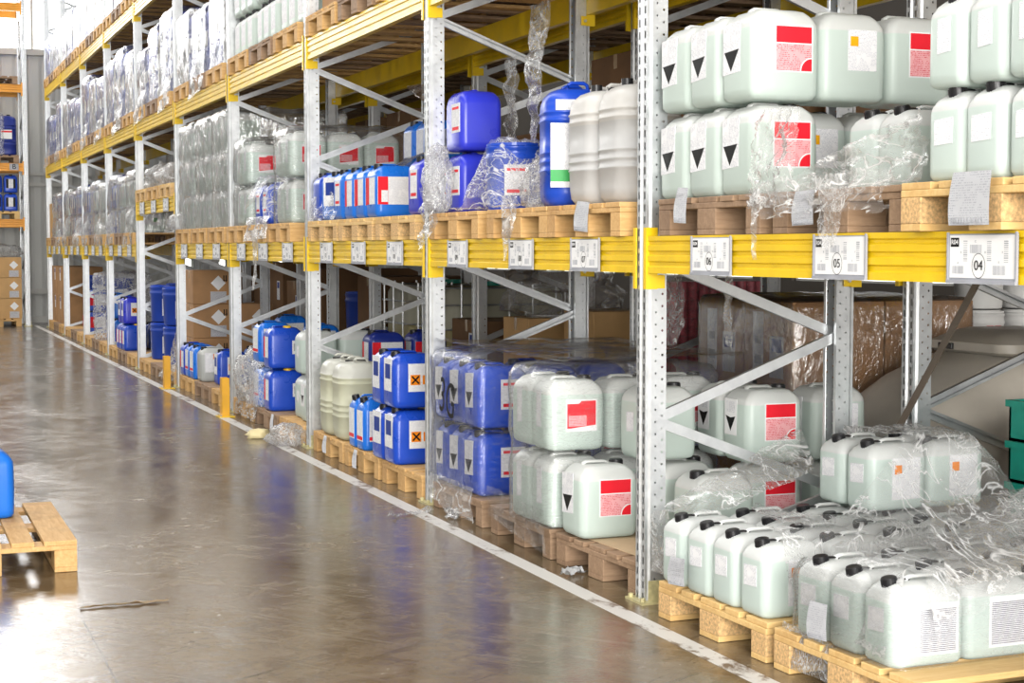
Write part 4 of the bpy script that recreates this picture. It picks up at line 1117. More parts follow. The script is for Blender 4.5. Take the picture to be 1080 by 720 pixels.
wrap('stretch_film', -.02, 1.06, 12.18, 12.73, CL2, 2.40, 'film round tall clear jerrycan stack, fourth bay second level', 'film_tight', (2.01,), .008, 12, True)
load('blue_stripe', .0, 13.0, CL2, 2, 2, 1, .292, .252, .36, 'middle pallet, second level, fourth bay', 'film wrapped blue jerrycan', 'blue jerrycans on the fourth bay second level')
drape('stretch_film', -.06, .75, 12.85, 13.6, lambda x, y: max(1.66, hump(.36, 13.26, .33, .24, 2.04, 2.0)(x, y)), .03, .02, 7, 'film draped over wrapped blue jerrycans, fourth bay second level', 'film', 13)
load('K_step', .0, 13.74, CL2, 2, 2, 2, .292, .252, .362, 'farthest pallet, fourth bay', 'wrapped clear jerrycan', g)
wrap('stretch_film', -.025, .72, 13.72, 14.28, CL2, 2.40, 'film round clear jerrycans at far end, fourth bay second level', 'film_tight', (2.01,), .010, 17, True)
sheet('stretch_film', [(-.07, 13.62, 1.52), (-.07, 12.72, 1.54), (-.04, 12.75, 1.72), (-.04, 13.65, 1.72)], 30, 8, .035, 6, 'white bunched film along pallets, fourth bay second level', 'film_crinkle', 35)
sheet('stretch_film', [(-.075, 13.2, 1.12), (-.075, 13.12, 1.12), (-.07, 13.05, 1.62), (-.07, 13.25, 1.62)], 6, 26, .03, 7, 'long film tail dangling below the beam, fourth bay', 'film_crinkle', 36)

# ================================================== fifth bay
for y, n in ((14.92, 'nearest'), (15.80, 'middle'), (16.68, 'farthest')):
    floor_pallet(y, 'wooden floor pallet of the fifth bay, %s of three' % n, 'wood' if n != 'middle' else 'wood_old')
    pallet(y, ZL2, 'wooden pallet on the second level of the fifth bay, %s of three' % n, 'wood', .545)
put('K_grey', .14, 16.12, ZF, 'grey jerrycan with orange cross label, fifth bay floor', 0)
put('azure_low', .12, 16.42, ZF, 'azure jerrycan next behind the grey one, fifth bay floor', 0)
put('azure_low', .12, 16.70, ZF, 'azure jerrycan, second behind the grey one, fifth bay floor', 0)
put('blue_rb', .12, 16.97, ZF, 'blue jerrycan with red label at the far upright, fifth bay floor', 0)
put('blue_x', .22, 15.66, ZF, 'blue jerrycan with small cross label, fifth bay floor, nearest', 0)
put('azure_bare', .60, 16.10, ZF, 'azure jerrycan behind the grey one to its right', 0)
for t in (0, 1): put('azure_white', .72, 15.25, ZF + .3465 * t, 'azure jerrycan with white label right of an upright, %s one, fifth bay' % ('lower', 'upper')[t], 0)
SIL = 'film wrapped clear jerrycan'
for y, n in ((14.92, 'nearest'), (15.80, 'middle'), (16.68, 'farthest')):
    load('K_plain', .01, y - .385, CL2, 1, 3, 3, .292, .252, .3465, '%s pallet, fifth bay' % n, SIL, 'wrapped clear jerrycans on the fifth bay second level')
    wrap('stretch_film', -.015, 1.10, y - .40, y + .40, CL2, 2.72, 'crinkled silvery film round three tier stack, fifth bay, %s' % n, 'film_far', (2.0, 2.35), .012, y, True)
crumple('stretch_film', (-.03, 17.05, 1.66), (.08, .2, .09), 'white film scrap at the pallet corner, fifth bay second level', 'film_crinkle', 21)
# ================================================== far bays: simpler copies of the same containers
def far_can(mat, lab, key):
    bm = bmesh.new(); a, b = .165, .125
    bm_loft(bm, [(0, a - .02, b - .02, .03), (.02, a, b, .045), (.26, a, b, .045), (.30, a - .03, b - .02, .035), (.32, a - .07, b - .05, .02)], 2, 0)
    bm_box(bm, (-.02, 0, .33), (.14, .035, .018), mi=0); bm_cyl(bm, (-.11, 0, .325), .028, .036, 12, mi=1)
    bm_box(bm, (.01, -.1255, .18), (.2, .003, .16), mi=2); bm_box(bm, (.045, -.1275, .155), (.05, .002, .05), mi=3); bm_box(bm, (-.1655, 0, .18), (.003, .13, .16), mi=2)
    return fin('jerrycan', bm, [mat, 'black', 'lab_white', lab], False)
FAR = {'blue': far_can('blue', 'lab_red', 1), 'clear': far_can('clear', 'lab_green', 2), 'azure': far_can('azure', 'lab_orange', 3), 'navy': far_can('navy', 'lab_red', 4)}
def far_tall(mat, h=.74):
    bm = bmesh.new(); a = .185
    rg = [(0, a - .03, a - .03, .09), (.03, a, a, .11)]
    for z in (.2, .26, .5, .56): rg += [(z - .012, a, a, .11), (z, a + .008, a + .008, .115), (z + .012, a, a, .11)]
    rg += [(h - .07, a, a, .11), (h - .02, a - .03, a - .03, .10), (h, a - .09, a - .09, .06)]
    bm_loft(bm, rg, 4); bm_cyl(bm, (.05, 0, h + .012), .035, .03, 14, mi=1); bm_cyl(bm, (-.07, .03, h + .01), .025, .025, 12, mi=1)
    bm_box(bm, (0, -a - .008, .39), (.2, .006, .17), mi=2); bm_box(bm, (-a - .008, 0, .39), (.006, .18, .16), mi=2)
    bm_box(bm, (0, -a - .0125, .44), (.2, .003, .03), mi=3)
    return fin('canister', bm, [mat, 'black', 'lab_white', 'lab_red'], True) 
TALL = {m: far_tall(m) for m in ('blue', 'navy', 'clear_white', 'azure')}
for me in TALL.values(): me.set_sharp_from_angle(angle=math.radians(40))
CN = {'blue': 'blue', 'navy': 'dark blue', 'clear': 'clear', 'azure': 'azure', 'clear_white': 'milky'}
NF = ['nearest', 'middle', 'farthest']
def ys(k): return [FY(k) + .52 + .88 * i for i in range(3)]
def far_stack(y, z, mat, ny, nz, where, group, nx=1):
    for t in range(nz):
        for i in range(nx):
            for j in range(ny):
                single(FAR[mat], 'jerrycan', (.18 + .345 * i, y - .257 * (ny - 1) / 2 + .257 * j, z + .346 * t), 0,
                       '%s jerrycan%s, %s%s, %s' % (CN[mat], ' second row' if i else '', TIER[nz][t], NTH[j], where), 'jerrycan', group)
def far_talls(y, z, mats, where, group, h=1):
    for j, m in enumerate(mats):
        a = single(TALL[m], 'canister', (.20, y - .19 + .38 * j, z), 0, 'tall %s canister in film, %s of pair, %s' % (CN[m], ('nearer', 'farther')[j], where), 'canister', group)
        b = single(TALL[m], 'canister', (.60, y - .19 + .38 * j, z), 0, 'tall %s canister in film, inner %s one, %s' % (CN[m], ('nearer', 'farther')[j], where), 'canister', group)
        a.scale.z = b.scale.z = h
# ---- third level
ZL3 = Z3 + .151; CL3 = ZL3 + PT
ZL4 = Z4 + .151; CL4 = ZL4 + PT
for k in range(-1, 9):
    for i, y in enumerate(ys(k)):
        wh = '%s pallet, third level, %s' % (NF[i], B(k))
        pallet(y, ZL3, 'wooden pallet on the third level beams, %s of three, %s' % (NF[i], B(k)), ('wood', 'wood_old', 'wood')[i], .545, 0, k in (1, 2))
        if k <= 1:
            for q in range(2): cartons((.3 + .5 * q, y, CL3 + .001), (.48, .72, .5), 'brown carton %s, %s' % (('front', 'behind')[q], wh), 'card')  # cartons added on these pallets to block light from above
        elif k == 2:
            load('K_silver', -.0, y - .385, CL3, 1, 3, 2, .292, .252, .3465, '%s pallet, third level' % NF[i], 'clear jerrycan with silver label', 'clear jerrycans on the fourth bay third level')
        else:
            pat = [('blue', 'blue'), ('clear_white', 'blue'), ('blue', 'navy'), ('blue', 'clear_white')][(k * 3 + i) % 4]
            hh = (1.0, .86, 1.16, .94, 1.08)[(k * 3 + i * 2) % 5]; far_talls(y, CL3, pat, wh, 'tall canisters on the third level', hh)
            wrap('stretch_film', -.02, .83, y - .385, y + .385, CL3, CL3 + .775 * hh, 'silvery film round tall canisters, %s' % wh, 'film_far', (), .016, y, True, res=.06)
            if (k + i) % 2 == 0:
                sheet('stretch_film', [(-.06, y + .38, ZL3 - .06), (-.06, y - .36, ZL3 + .02), (-.03, y - .36, CL3 + .2), (-.03, y + .38, CL3 + .1)], 16, 8, .04, 5, 'torn film over pallet edge, %s' % wh, 'film_crinkle', k + i)
# ---- the unseen bay beside the photographer, added to screen off door light
for z, n, h in ((ZL3, 'third level', 1.2),):
    for i in range(3):
        y = FY(-2) + .52 + .88 * i
        pallet(y, z, 'wooden pallet beside the photographer, %s, %s of three' % (n, NF[i]), 'wood', .6, 0, False)
        cartons((.66, y, z + PT), (1.0, .78, h), 'large brown carton beside the photographer, %s, %s of three' % (n, NF[i]), 'card')
# ---- top level
for k in range(3, 9):
    for i, y in enumerate(ys(k)):
        wh = '%s pallet, top level, %s' % (NF[i], B(k))
        pallet(y, ZL4, 'wooden pallet on the top level beams, %s of three, %s' % (NF[i], B(k)), ('wood', 'wood_old', 'wood')[i], .545, 0, False)
        if k >= 4:
            pat = [('navy', 'clear_white'), ('clear_white', 'clear_white'), ('blue', 'blue'), ('clear_white', 'blue')][(k * 2 + i) % 4]
            hh = (1.0, .86, 1.16, .94, 1.08)[(k * 3 + i * 2) % 5]; far_talls(y, CL4, pat, wh, 'tall canisters on the top level', hh)
            wrap('stretch_film', -.02, .83, y - .385, y + .385, CL4, CL4 + .775 * hh, 'silvery film round tall canisters, %s' % wh, 'film_far', (), .016, y + 3, True, res=.06)
# ---- second level, sixth bay (raised beams) and beyond
ZLR = ZR2 + .151; CLR = ZLR + PT
for i, y in enumerate(ys(4)):
    pallet(y, ZLR, 'wooden pallet on the raised second level beam, %s of three, sixth bay' % NF[i], ('wood_new', 'wood', 'wood_new')[i], .545)
put('D_white', .25, 17.62, CLR, 'white bucket on the raised beam pallet, sixth bay, nearest', 0)
put('azure_white', .62, 17.72, CLR, 'azure jerrycan on the raised beam pallet, sixth bay', 0)
crumple('stretch_film', (.25, 18.6, CLR), (.22, .36, .15), 'pale film heap on the raised beam pallet, sixth bay, middle', 'film_crinkle', 31)
crumple('stretch_film', (.30, 19.45, CLR), (.25, .36, .17), 'pale film heap on the raised beam pallet, sixth bay, farthest', 'film_crinkle', 33)
for k in range(5, 9):
    for i, y in enumerate(ys(k)):
        wh = '%s pallet, second level, %s' % (NF[i], B(k))
        pallet(y, ZL2, 'wooden pallet on the second level beam, %s of three, %s' % (NF[i], B(k)), ('wood', 'wood_old', 'wood')[i], .545, 0, False)
        if k == 8 and i == 2:
            for q in range(2): cartons((.22 + .43 * q, y, CL2), (.42, .7, .62), 'tan carton %s, %s' % (('front', 'behind')[q], wh), 'card_light')
            continue
        mat = [('clear', 'clear', 'blue'), ('clear', 'clear', 'blue'), ('azure', 'navy', 'clear'), ('navy', 'clear', 'blue')][k - 5][i]
        far_stack(y, CL2, mat, 3, 2, wh, 'wrapped jerrycans on the second level')
        wrap('stretch_film', -.02, .95, y - .41, y + .41, CL2, CL2 + .72 + .05 * ((k + i) % 2), 'silvery film round jerrycans, %s' % wh, 'film_far', (CL2 + .35,), .018, y + 1, True, res=.06)
        if i != 1:
            sheet('stretch_film', [(-.06, y + .38, ZL2 - .05), (-.06, y - .36, ZL2 + .02), (-.0, y - .40, CL2 + .35), (-.0, y + .38, CL2 + .25)], 16, 10, .06, 4, 'loose torn film hanging over pallet front, %s' % wh, 'film_crinkle', k * 2 + i)
# ---- floor, sixth bay and beyond
for k in range(4, 9):
    for i, y in enumerate(ys(k)):
        floor_pallet(y, 'wooden floor pallet, %s of three, %s' % (NF[i], B(k)), ('wood', 'wood_old', 'wood')[i], near=False)
bx = [('left', .37, 17.52, 0), ('left', .37, 17.52, 1), ('left', .37, 17.52, 2), ('right', .81, 17.52, 0), ('right', .81, 17.52, 1)]
for s, x, y, t in bx:
    cartons((x, y, ZF + .362 * t), (.42, .44, .36), 'brown carton with white diamond sticker, %s pile, %s, sixth bay floor' % (s, ('bottom', 'middle', 'topmost')[t]), 'card', [st_diamond, st_arrows])
for t, n in ((0, 'lower'), (1, 'upper')):
    for x, m in ((.26, 'front'), (.72, 'inner')):
        put('D_navy', x, 19.55, ZF + .445 * t, 'dark blue drum with blue lid, sixth bay floor, %s %s one' % (n, m), 0, 'dark blue drums on the floor')
        put('D_navy', x, 18.62, ZF + .445 * t, 'dark blue drum, middle pallet, sixth bay floor, %s %s one' % (n, m), 0, 'dark blue drums on the floor')
sheet('stretch_film', [(-.05, 17.3, .05), (-.05, 18.4, .03), (.05, 18.2, .25), (.02, 17.4, .60)], 24, 18, .05, 4, 'crumpled film sheet hanging at the upright, sixth bay floor', 'film_crinkle', 41)
for j in range(3): put('blue_yellowcap', .12, 21.35 + .255 * j, ZF, 'blue jerrycan with yellow cap, seventh bay floor, %s of three' % NF[j], 0, 'yellow capped blue jerrycans')
for j in range(2): put('violet_x', .12, 21.40 + .27 * j, ZF + .3465, 'violet jerrycan with orange cross on top of yellow capped ones, %s' % ('nearer', 'farther')[j], 0)
for j in range(3): put('blue_bare', .48, 21.35 + .255 * j, ZF, 'blue jerrycan second row, seventh bay floor, %s of three' % NF[j], 0)
for t in (0, 1): put('D_navy', .60, 20.50, ZF + .445 * t, 'dark blue drum, seventh bay floor, %s one' % ('lower', 'upper')[t], 0, 'dark blue drums on the floor')
for t, n in ((0, 'lower'), (1, 'upper')):
    for j in range(3):
        put('azure_x', .22, 23.1 + .262 * j, ZF + .3465 * t, 'azure jerrycan with orange cross, eighth bay floor, %s tier, %s' % (n, NF[j]), 0, 'azure jerrycans in the eighth bay')
        put('blue_rb', .22, 26.0 + .262 * j, ZF + .3465 * t, 'blue jerrycan with red label, ninth bay floor, %s tier, %s' % (n, NF[j]), 0, 'blue jerrycans in the ninth bay')
for i, y in ((1, ys(6)[1]), (1, ys(7)[1])):
    for t in (0, 1): put('D_navy', .35, y + .1, ZF + .445 * t, 'dark blue wrapped drum, %s floor, %s one' % ('eighth bay' if y < 25.5 else 'ninth bay', ('lower', 'upper')[t]), 0, 'dark blue drums on the floor')
wrap('stretch_film', .0, .75, 23.9, 24.6, ZF, 1.1, 'grey film over drums on the eighth bay floor', 'film', (), .02, 2)
for i, y in enumerate(ys(8)):
    for t in range(2): cartons((.34, y, ZF + .5 * t), (.6, .76, .5), 'brown wrapped carton, tenth bay floor, %s pallet, %s' % (NF[i], ('lower', 'upper')[t]), 'card', [st_plainx])

# ================================================== rear racking (behind the front row)
def rear_pallet(y, z, label, mat='wood_old'): return pallet(y, z, label, mat, 1.93, 0, False)
rear_pallet(7.72, .001, 'wooden floor pallet of rear racking under big wrapped cartons')
bm = None
for i, (y, n) in enumerate(((7.46, 'nearer'), (7.97, 'farther'))):
    for q, m in enumerate(('front', 'rear')):
        cartons((1.68 + .56 * q, y, ZF), (.55, .50, 1.04), 'large brown carton in shiny film behind braces, %s %s' % (n, m), 'card', [st_plainx, st_tall] if q == 0 else None)
wrap('stretch_film', 1.385, 2.53, 7.19, 8.24, ZF, 1.20, 'shiny film round the large brown cartons of the rear racking', 'film_far', (), .006, 8, True)
# beige tank
bm = bmesh.new()
bm_loft(bm, [(0, .52, .38, .30), (.05, .60, .46, .34), (.25, .685, .52, .42), (.42, .70, .53, .44), (.56, .64, .50, .42, .03, 0), (.68, .53, .42, .36, .08, 0), (.76, .42, .34, .30, .13, 0), (.80, .34, .28, .24, .17, 0)], 10)
tk = [('vessel', fin('vessel', bm, 'beige', True))]
bm = bmesh.new(); bm_loft(bm, [(.80, .30, .30, .08, .2, 0), (.815, .32, .32, .09, .2, 0), (.855, .32, .32, .09, .2, 0), (.905, .22, .24, .08, .2, 0), (.92, .17, .19, .07, .2, 0)], 6); tk.append(('lid', fin('lid', bm, 'beige', True, 35)))
bm = bmesh.new(); bm_box(bm, (-.125, .12, .832), (.02, .11, .03), bev=.004); tk.append(('latch', fin('latch', bm, 'black')))
rear_pallet(6.64, .001, 'wooden floor pallet of rear racking under the beige tank')
place(tk, 'plastic_tank', (2.14, 6.64, ZF), 0, 'large beige bulging plastic tank with lid, behind near right jerrycans', 'tank')
bm = bmesh.new(); p, q = Vector((1.245, 5.50, 1.33)), Vector((1.245, 6.10, .60)); d = q - p
bm_box(bm, (0, 0, 0), (.006, .035, d.length)); bmesh.ops.rotate(bm, cent=(0, 0, 0), matrix=Vector((0, 0, 1)).rotation_difference(d).to_matrix(), verts=bm.verts[:])
for e in (p, q): bm_cyl(bm, e - (p + q) / 2 + Vector((-.006, 0, 0)), .012, .012, 8, 'X')
single(fin('steel_strap', bm, 'strap_steel'), 'steel_strap', (p + q) / 2, 0, 'flat dark steel strap slanting across the rear upright', 'brace')
# teal crates
rear_pallet(5.42, .001, 'wooden floor pallet of rear racking under teal crates', 'wood')
def crate():
    bm = bmesh.new(); w, d, h, t = .56, .38, .17, .012
    bm_box(bm, (0, 0, t / 2), (w, d, t))
    for s in (-1, 1):
        bm_box(bm, (s * (w / 2 - t / 2), 0, h / 2), (t, d, h)); bm_box(bm, (0, s * (d / 2 - t / 2), h / 2), (w, t, h))
        bm_box(bm, (s * (w / 2 + .004), 0, h - .014), (.018, d + .02, .028)); bm_box(bm, (0, s * (d / 2 + .004), h - .014), (w + .02, .018, .028))
        for u in (-.2, -.07, .07, .2): bm_box(bm, (u, s * (d / 2 + .003), h * .45), (.014, .012, h * .75))
    return fin('crate', bm, 'teal')
CR = crate()
for t in range(4): single(CR, 'plastic_crate', (1.73, 5.36, ZF + .1715 * t), 0, 'teal plastic crate behind the near right film, %s of its stack' % ('bottom', 'second', 'third', 'top')[t], 'crate', 'teal crates')
# white buckets behind the tank
pallet(8.05, .001, 'wooden floor pallet beyond the rear racking under white buckets', 'wood', 3.35, 0, False)
for t in range(4):
    for q in range(3): put('D_white', 3.0 + .32 * q, 7.8, ZF + .322 * t, 'white lidded bucket beyond the tank, %s layer, %s' % (('bottom', 'second', 'third', 'top')[t], ('left', 'middle', 'right')[q]), 0, 'white buckets')
# cartons of the rear racking behind tags 07 to 09
rear_pallet(11.12, .001, 'wooden floor pallet of rear racking under tan cartons'); rear_pallet(10.0, .001, 'wooden floor pallet of rear racking under red packs')
for t in range(2):
    for q in range(3): cartons((1.55 + .39 * q, 10.98, ZF + .41 * t), (.38, .50, .405), 'tan carton on rear racking floor, %s, %s from aisle' % (('lower', 'upper')[t], ORD[q]), 'card_light', [st_arrows])
crumple('stretch_film', (1.75, 11.0, ZF + .82), (.42, .34, .24), 'dark dusty film heap on top of the tan cartons', 'film_dark', 41)
def packs(s):
    bm = bmesh.new()
    for i in range(4):
        for j in range(3): bm_loft(bm, [(0, .03, .03, .03), (.1, .032, .032, .032), (.11, .028, .028, .028)], 3) if False else bm_cyl(bm, (-.105 + .07 * i, -.07 + .07 * j, .06), .033, .12, 14)
    return fin('can_pack', bm, 'redpack')
PK = packs(0)
for t in range(9):
    for q in range(3): single(PK, 'can_pack', (2.03 + .29 * q, 9.78, ZF + .1215 * t), 0, 'shrink wrapped pack of red cans, layer %s up, %s' % (ORD[t], ('left', 'middle', 'right')[q]), 'pack', 'packs of red cans')
wrap('stretch_film', 1.87, 2.78, 9.66, 9.90, ZF, 1.26, 'film round the packs of red cans', 'film_tight', (), .004, 2, False)
cartons((1.63, 10.0, ZF), (.40, .5, .9), 'open tan carton left of the red packs', 'card_light')
# tote with yellowish liquid in a wire cage
def tote(y, label):
    rear_pallet(y, .001, 'wooden floor pallet under ' + label)
    bm = bmesh.new(); bm_loft(bm, [(.02, .50, .36, .10), (.06, .53, .39, .12), (.92, .53, .39, .12), (.98, .50, .36, .10), (1.0, .3, .2, .1)], 5); ps = [('tank', fin('tank', bm, 'ibc_yellow', True, 40))]
    bm = bmesh.new()
    for z in (.05, .25, .45, .65, .85, .99):
        L = rrect(.56, .42, .08, 3); L.append(L[0]); bm_path(bm, [(x, yy, z) for x, yy in L], .008, n=6)
    ps.append(('cage', fin('cage', bm, 'galv')))
    bm = bmesh.new()
    for x in (-.42, -.21, 0, .21, .42):
        for s in (-1, 1): bm_cyl(bm, (x, s * .425, .52), .009, 1.0, 8)
    for yy in (-.28, 0, .28):
        for s in (-1, 1): bm_cyl(bm, (s * .565, yy, .52), .009, 1.0, 8)
    ps.append(('cage_bar', fin('cage_bar', bm, 'galv')))
    bm = bmesh.new(); bm_cyl(bm, (0, 0, 1.015), .08, .04, 24); ps.append(('lid', fin('lid', bm, 'teal')))
    place(ps, 'caged_tote', (1.93, y, ZF), 0, label, 'tank')
tote(13.0, 'caged tote of yellowish liquid behind tags 11 and 12'); tote(14.0, 'caged tote of yellowish liquid, second farther back')
rear_pallet(16.0, .001, 'wooden floor pallet of rear racking under dark drums')
for y, h, n in ((12.15, .75, 'behind the fourth bay braces'), (14.95, 1.05, 'behind the fifth bay, nearer'), (17.0, 1.1, 'behind the fifth bay, farther'), (17.9, .95, 'behind the sixth bay, nearest'),
                (18.8, 1.15, 'behind the sixth bay, middle'), (19.7, .9, 'behind the sixth bay, farthest'), (20.7, 1.1, 'behind the seventh bay, nearest'), (21.6, 1.0, 'behind the seventh bay, farther')):
    rear_pallet(y, .001, 'wooden floor pallet of rear racking under shaded carton, ' + n)
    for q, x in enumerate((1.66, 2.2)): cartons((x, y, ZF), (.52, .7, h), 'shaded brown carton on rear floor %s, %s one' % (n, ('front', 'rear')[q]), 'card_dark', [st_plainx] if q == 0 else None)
for t in (0, 1):
    for x, n in ((1.65, 'front'), (2.1, 'rear')): put('D_navy', x, 15.9, ZF + .445 * t, 'dark blue drum on rear racking floor, %s, %s' % (('lower', 'upper')[t], n), 0, 'dark blue drums on the floor')
for k in range(-1, 6):
    for i, y in enumerate(ys(k)):
        if (k, i) in ((-1, 0), (-1, 1), (-1, 2)): continue
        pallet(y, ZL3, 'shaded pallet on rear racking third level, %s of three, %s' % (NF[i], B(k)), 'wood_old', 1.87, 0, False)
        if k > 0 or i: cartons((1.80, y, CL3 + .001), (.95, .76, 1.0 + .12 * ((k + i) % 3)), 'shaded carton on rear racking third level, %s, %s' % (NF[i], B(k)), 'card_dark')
for k in range(0, 6):
    beam(BX - .02, k, Z2, 'shaded beam on the rear racking inner side, second level, %s' % B(k)); beam(BX + DW + .02, k, Z2, 'shaded beam on the rear racking far side, second level, %s' % B(k), True)
for k, i, h in [(k, i, (.62, .86, 1.02, .74)[(k * 2 + i * 3) % 4]) for k in range(0, 6) for i in range(3)]:
    y = ys(k)[i]
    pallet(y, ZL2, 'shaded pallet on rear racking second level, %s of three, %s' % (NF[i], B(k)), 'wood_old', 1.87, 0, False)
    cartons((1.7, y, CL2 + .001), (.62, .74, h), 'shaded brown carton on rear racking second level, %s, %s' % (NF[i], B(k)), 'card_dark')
cartons((2.0, 8.2, CL2 + .001), (.3, .5, .3), 'small shaded carton loose on rear racking second level', 'card') if False else None
# film strips hanging inside
sheet('stretch_film', [(.42, 8.35, 2.05), (.42, 8.25, 2.05), (.45, 8.15, 2.80), (.45, 8.45, 2.80)], 8, 30, .05, 5, 'long dusty film strip dangling from third level, nearer', 'film_crinkle', 51)
sheet('stretch_film', [(.40, 8.70, 1.9), (.40, 8.52, 1.95), (.45, 8.62, 2.55), (.45, 8.78, 2.55)], 8, 26, .06, 5, 'long dusty film strip dangling from third level, farther', 'film_crinkle', 53)
sheet('stretch_film', [(.62, 7.15, .98), (.66, 6.98, 1.0), (.62, 6.92, 1.515), (.58, 7.15, 1.515)], 10, 24, .05, 5, 'brownish film rag hanging under the beam near tag 06', 'film_crinkle', 55)
sheet('stretch_film', [(.70, 6.63, 1.02), (.70, 6.58, 1.0), (.70, 6.54, 1.515), (.70, 6.62, 1.515)], 6, 24, .03, 5, 'thin film strip hanging under the beam near tag 06', 'film_crinkle', 57)

# ================================================== rack at the end of the aisle
EX, EY = -.345, 31.75
def eframe(x, label):
    t = empty('rack_frame', (x, EY, 0), PI / 2); tag(t, label, 'rack upright', 'upright frames of the pallet racking')
    f = obj('upright', UP, t); obj('base_plate', FOOT, f); r = obj('upright', UP, t, (DW, 0, 0), (0, 0, PI)); obj('base_plate', FOOT, r)
    for b in BR: obj('brace', b, t)
eframe(EX, 'white perforated frame of the rack closing the aisle, right end'); eframe(EX - 2.8, 'white perforated frame of the rack closing the aisle, left end')
OB = BEAM.copy(); OB.materials[0] = M['orange_paint']; OC = []
for c in CON: c = c.copy(); c.materials[0] = M['orange_paint']; OC.append(c)
EL = [(1.86, 'second'), (2.90, 'third'), (4.36, 'fourth'), (5.86, 'fifth')]
for z, n in EL:
    for s, yy in (('front', EY - .02), ('rear', EY + DW + .02)):
        t = empty('rack_beam', (EX - 1.4, yy, z), PI / 2 if s == 'front' else -PI / 2); tag(t, 'orange %s beam of the rack closing the aisle, %s level' % (s, n), 'rack beam', 'beams of the end rack')
        obj('beam_body', OB, t)
        for c in OC: obj('end_connector', c, t)
bm = bmesh.new(); bm_box(bm, (0, 0, 0), (.16, .003, .12))
sg = [('plate', fin('plate', bm, 'lab_grey'))]; tb = text_mesh('B', .13, 'lab_black'); tb.transform(Matrix.Translation((0, -.003, 0)) @ Matrix.Rotation(PI / 2, 4, 'X')); sg.append(('letter', tb))
place(sg, 'level_sign', (EX - .21, EY - .027, 2.98), 0, 'small sign with letter B on the orange end rack beam', 'sign')
EP = EX - .50
for z, n, mt in ((.001, 'floor', 'wood'), (2.011, 'second level', 'wood_new'), (3.051, 'third level', 'wood_old'), (4.511, 'fourth level', 'wood_old')):
    single(PALM[mt], 'pallet', (EP - .02, EY + .55, z), PI / 2, 'wooden pallet of the rack closing the aisle, %s' % n, 'pallet', 'wooden pallets')
for t in range(3):
    for q in range(2): cartons((EP - .21 + .41 * q, EY + .36, ZF + .385 * t), (.40, .6, .38), 'brown carton with white stickers, end rack floor, %s %s' % (('bottom', 'middle', 'top')[t], ('left', 'right')[q]), 'card_light', [st_diamond])
crumple('stretch_film', (EP + .0, EY + .4, ZF + 1.157), (.40, .3, .15), 'grey film heap on the cartons of the end rack', 'film_crinkle', 61)
bwx = decal('-X', .1433, art_bw(0, .17)); HB['blue_bwx'] = ([('body', HB['blue_bare'][0][0][1]), ('handle', HB['blue_bare'][0][1][1]), ('cap', CAPL), ('label', bwx)], 'jerrycan')
for t in range(2):
    for q in range(3): put('blue_bwx', EP + .23 - .27 * q, EY + .22, 2.011 + PT + .3465 * t, 'blue jerrycan with black and white label, end rack, %s, %s from right' % (('lower', 'upper')[t], ORD[q]), PI / 2, 'blue jerrycans on the end rack')
for q in range(2):
    single(TALL['navy'], 'canister', (EP + .17 - .4 * q, EY + .25, 3.051 + PT), 0, 'tall dark blue canister on the end rack third level, %s' % ('right', 'left')[q], 'canister')
    single(TALL['blue'], 'canister', (EP - .12 - .4 * q, EY + .25, 4.511 + PT), 0, 'tall blue canister on the end rack fourth level, %s' % ('right', 'left')[q], 'canister')
wrap('stretch_film', EP - .42, EP + .13, EY + .03, EY + .6, 3.2, 3.97, 'white film round canisters on the end rack third level', 'film_crinkle', (), .015, 4)

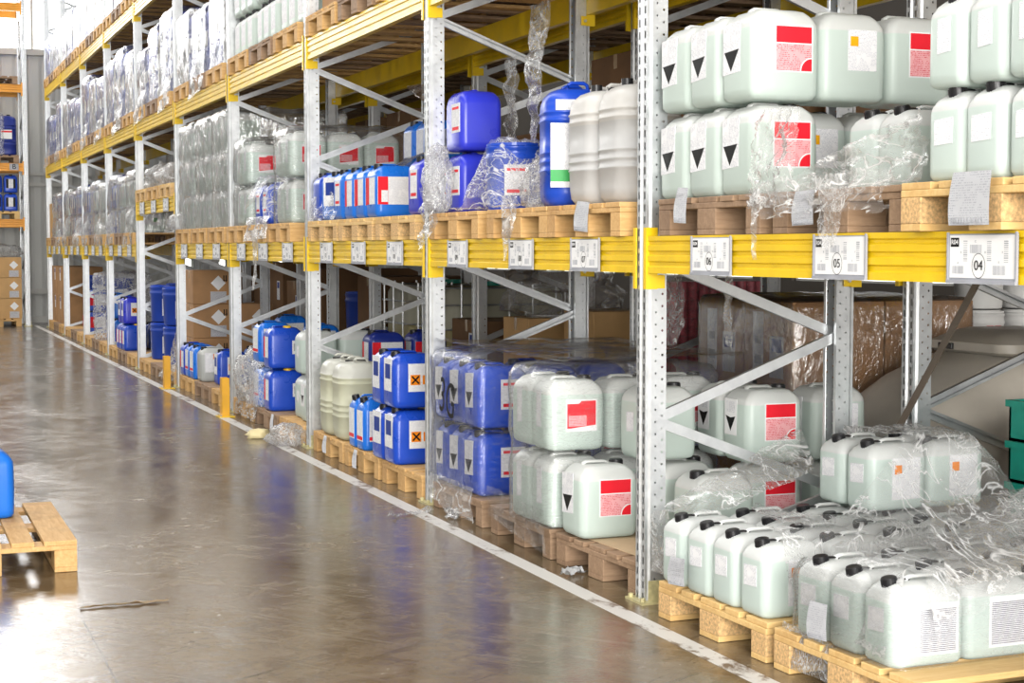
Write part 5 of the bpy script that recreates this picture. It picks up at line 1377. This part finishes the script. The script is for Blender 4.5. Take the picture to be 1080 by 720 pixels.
# ================================================== floor things
def protector(x, y, label):
    bm = bmesh.new()
    bm_box(bm, (0, 0, .17), (.010, .10, .34), bev=.003); bm_box(bm, (.03, -.046, .17), (.06, .008, .34), bev=.003); bm_box(bm, (.03, .046, .17), (.06, .008, .34), bev=.003)
    ps = [('guard_plate', fin('guard_plate', bm, 'guardpaint'))]
    bm = bmesh.new(); bm_box(bm, (.03, 0, .004), (.14, .17, .008)); ps.append(('base_plate', fin('base_plate', bm, 'yellow')))
    bm = bmesh.new()
    for s in (-1, 1): bm_cyl(bm, (-.02, s * .07, .012), .010, .012, 6)
    ps.append(('bolt', fin('bolt', bm, 'bolt')))
    place(ps, 'upright_protector', (x, y, .002), 0, label, 'guard', 'yellow upright protectors')
protector(-.19, 14.02, 'yellow steel upright protector, nearer of the two'); protector(-.19, 17.08, 'yellow steel upright protector, farther of the two')
place(PAL['wood'], 'pallet', (-2.53, 8.11, .001), PI / 2, 'lone raw wooden pallet out in the aisle at the left', 'pallet', 'wooden pallets')
put('azure_bare', -2.49, 8.33, ZF, 'blue jerrycan standing on the lone aisle pallet', .05)
def scrap(loc, sx, sy, h, label, mat, seed, rz=0, name='paper_scrap', cat='litter'):
    bm = bmesh.new(); n = 14; g = []
    for i in range(n + 1):
        row = []
        for j in range(5):
            u, v = i / n - .5, j / 4 - .5
            w = sy * (.55 + .6 * fnoise((u * 3 + seed, 0, 0), 1.3)); w = max(.25 * sy, w)
            row.append(bm.verts.new((u * sx, v * w + .2 * sy * fnoise((u * 2, seed, 3), 1.5), .002 + h * abs(fnoise((u * 4, v * 2, seed), 1.4)))))
        g.append(row)
    for i in range(n):
        for j in range(4): bm.faces.new((g[i][j], g[i + 1][j], g[i + 1][j + 1], g[i][j + 1]))
    bmesh.ops.solidify(bm, geom=bm.faces[:], thickness=-.0015)
    return single(fin(name, bm, mat, True), name, loc, rz, label, cat)
scrap((-2.03, 6.72, .002), .36, .05, .012, 'torn brown paper strip lying alone on the aisle floor', 'kraft', 2, .05)
scrap((-.07, 6.62, .002), .12, .09, .05, 'white paper scrap on the painted line below tag 07', 'lab_white', 5, .6)
scrap((.02, 7.40, .002), .13, .08, .06, 'white film scrap beside the floor pallet of tag 08', 'film_crinkle', 8, 1.2)
scrap((-.24, 8.45, .002), .34, .10, .03, 'film scrap across the painted line by the second upright', 'film_crinkle', 9, .5)
scrap((-.06, 8.25, .002), .18, .12, .07, 'crumpled film scrap beside the second upright foot', 'film_crinkle', 12, 1.0)
crumple('paper_scrap', (-.24, 12.35, .002), (.085, .08, .04), 'small cream crumpled paper on the floor by the painted line', 'cream_paper', 3, 'litter', 3)
crumple('film_scrap', (-.12, 11.85, .002), (.15, .2, .09), 'silvery crumpled film lying on the floor by the painted line', 'film_crinkle', 9, 'litter', 3)
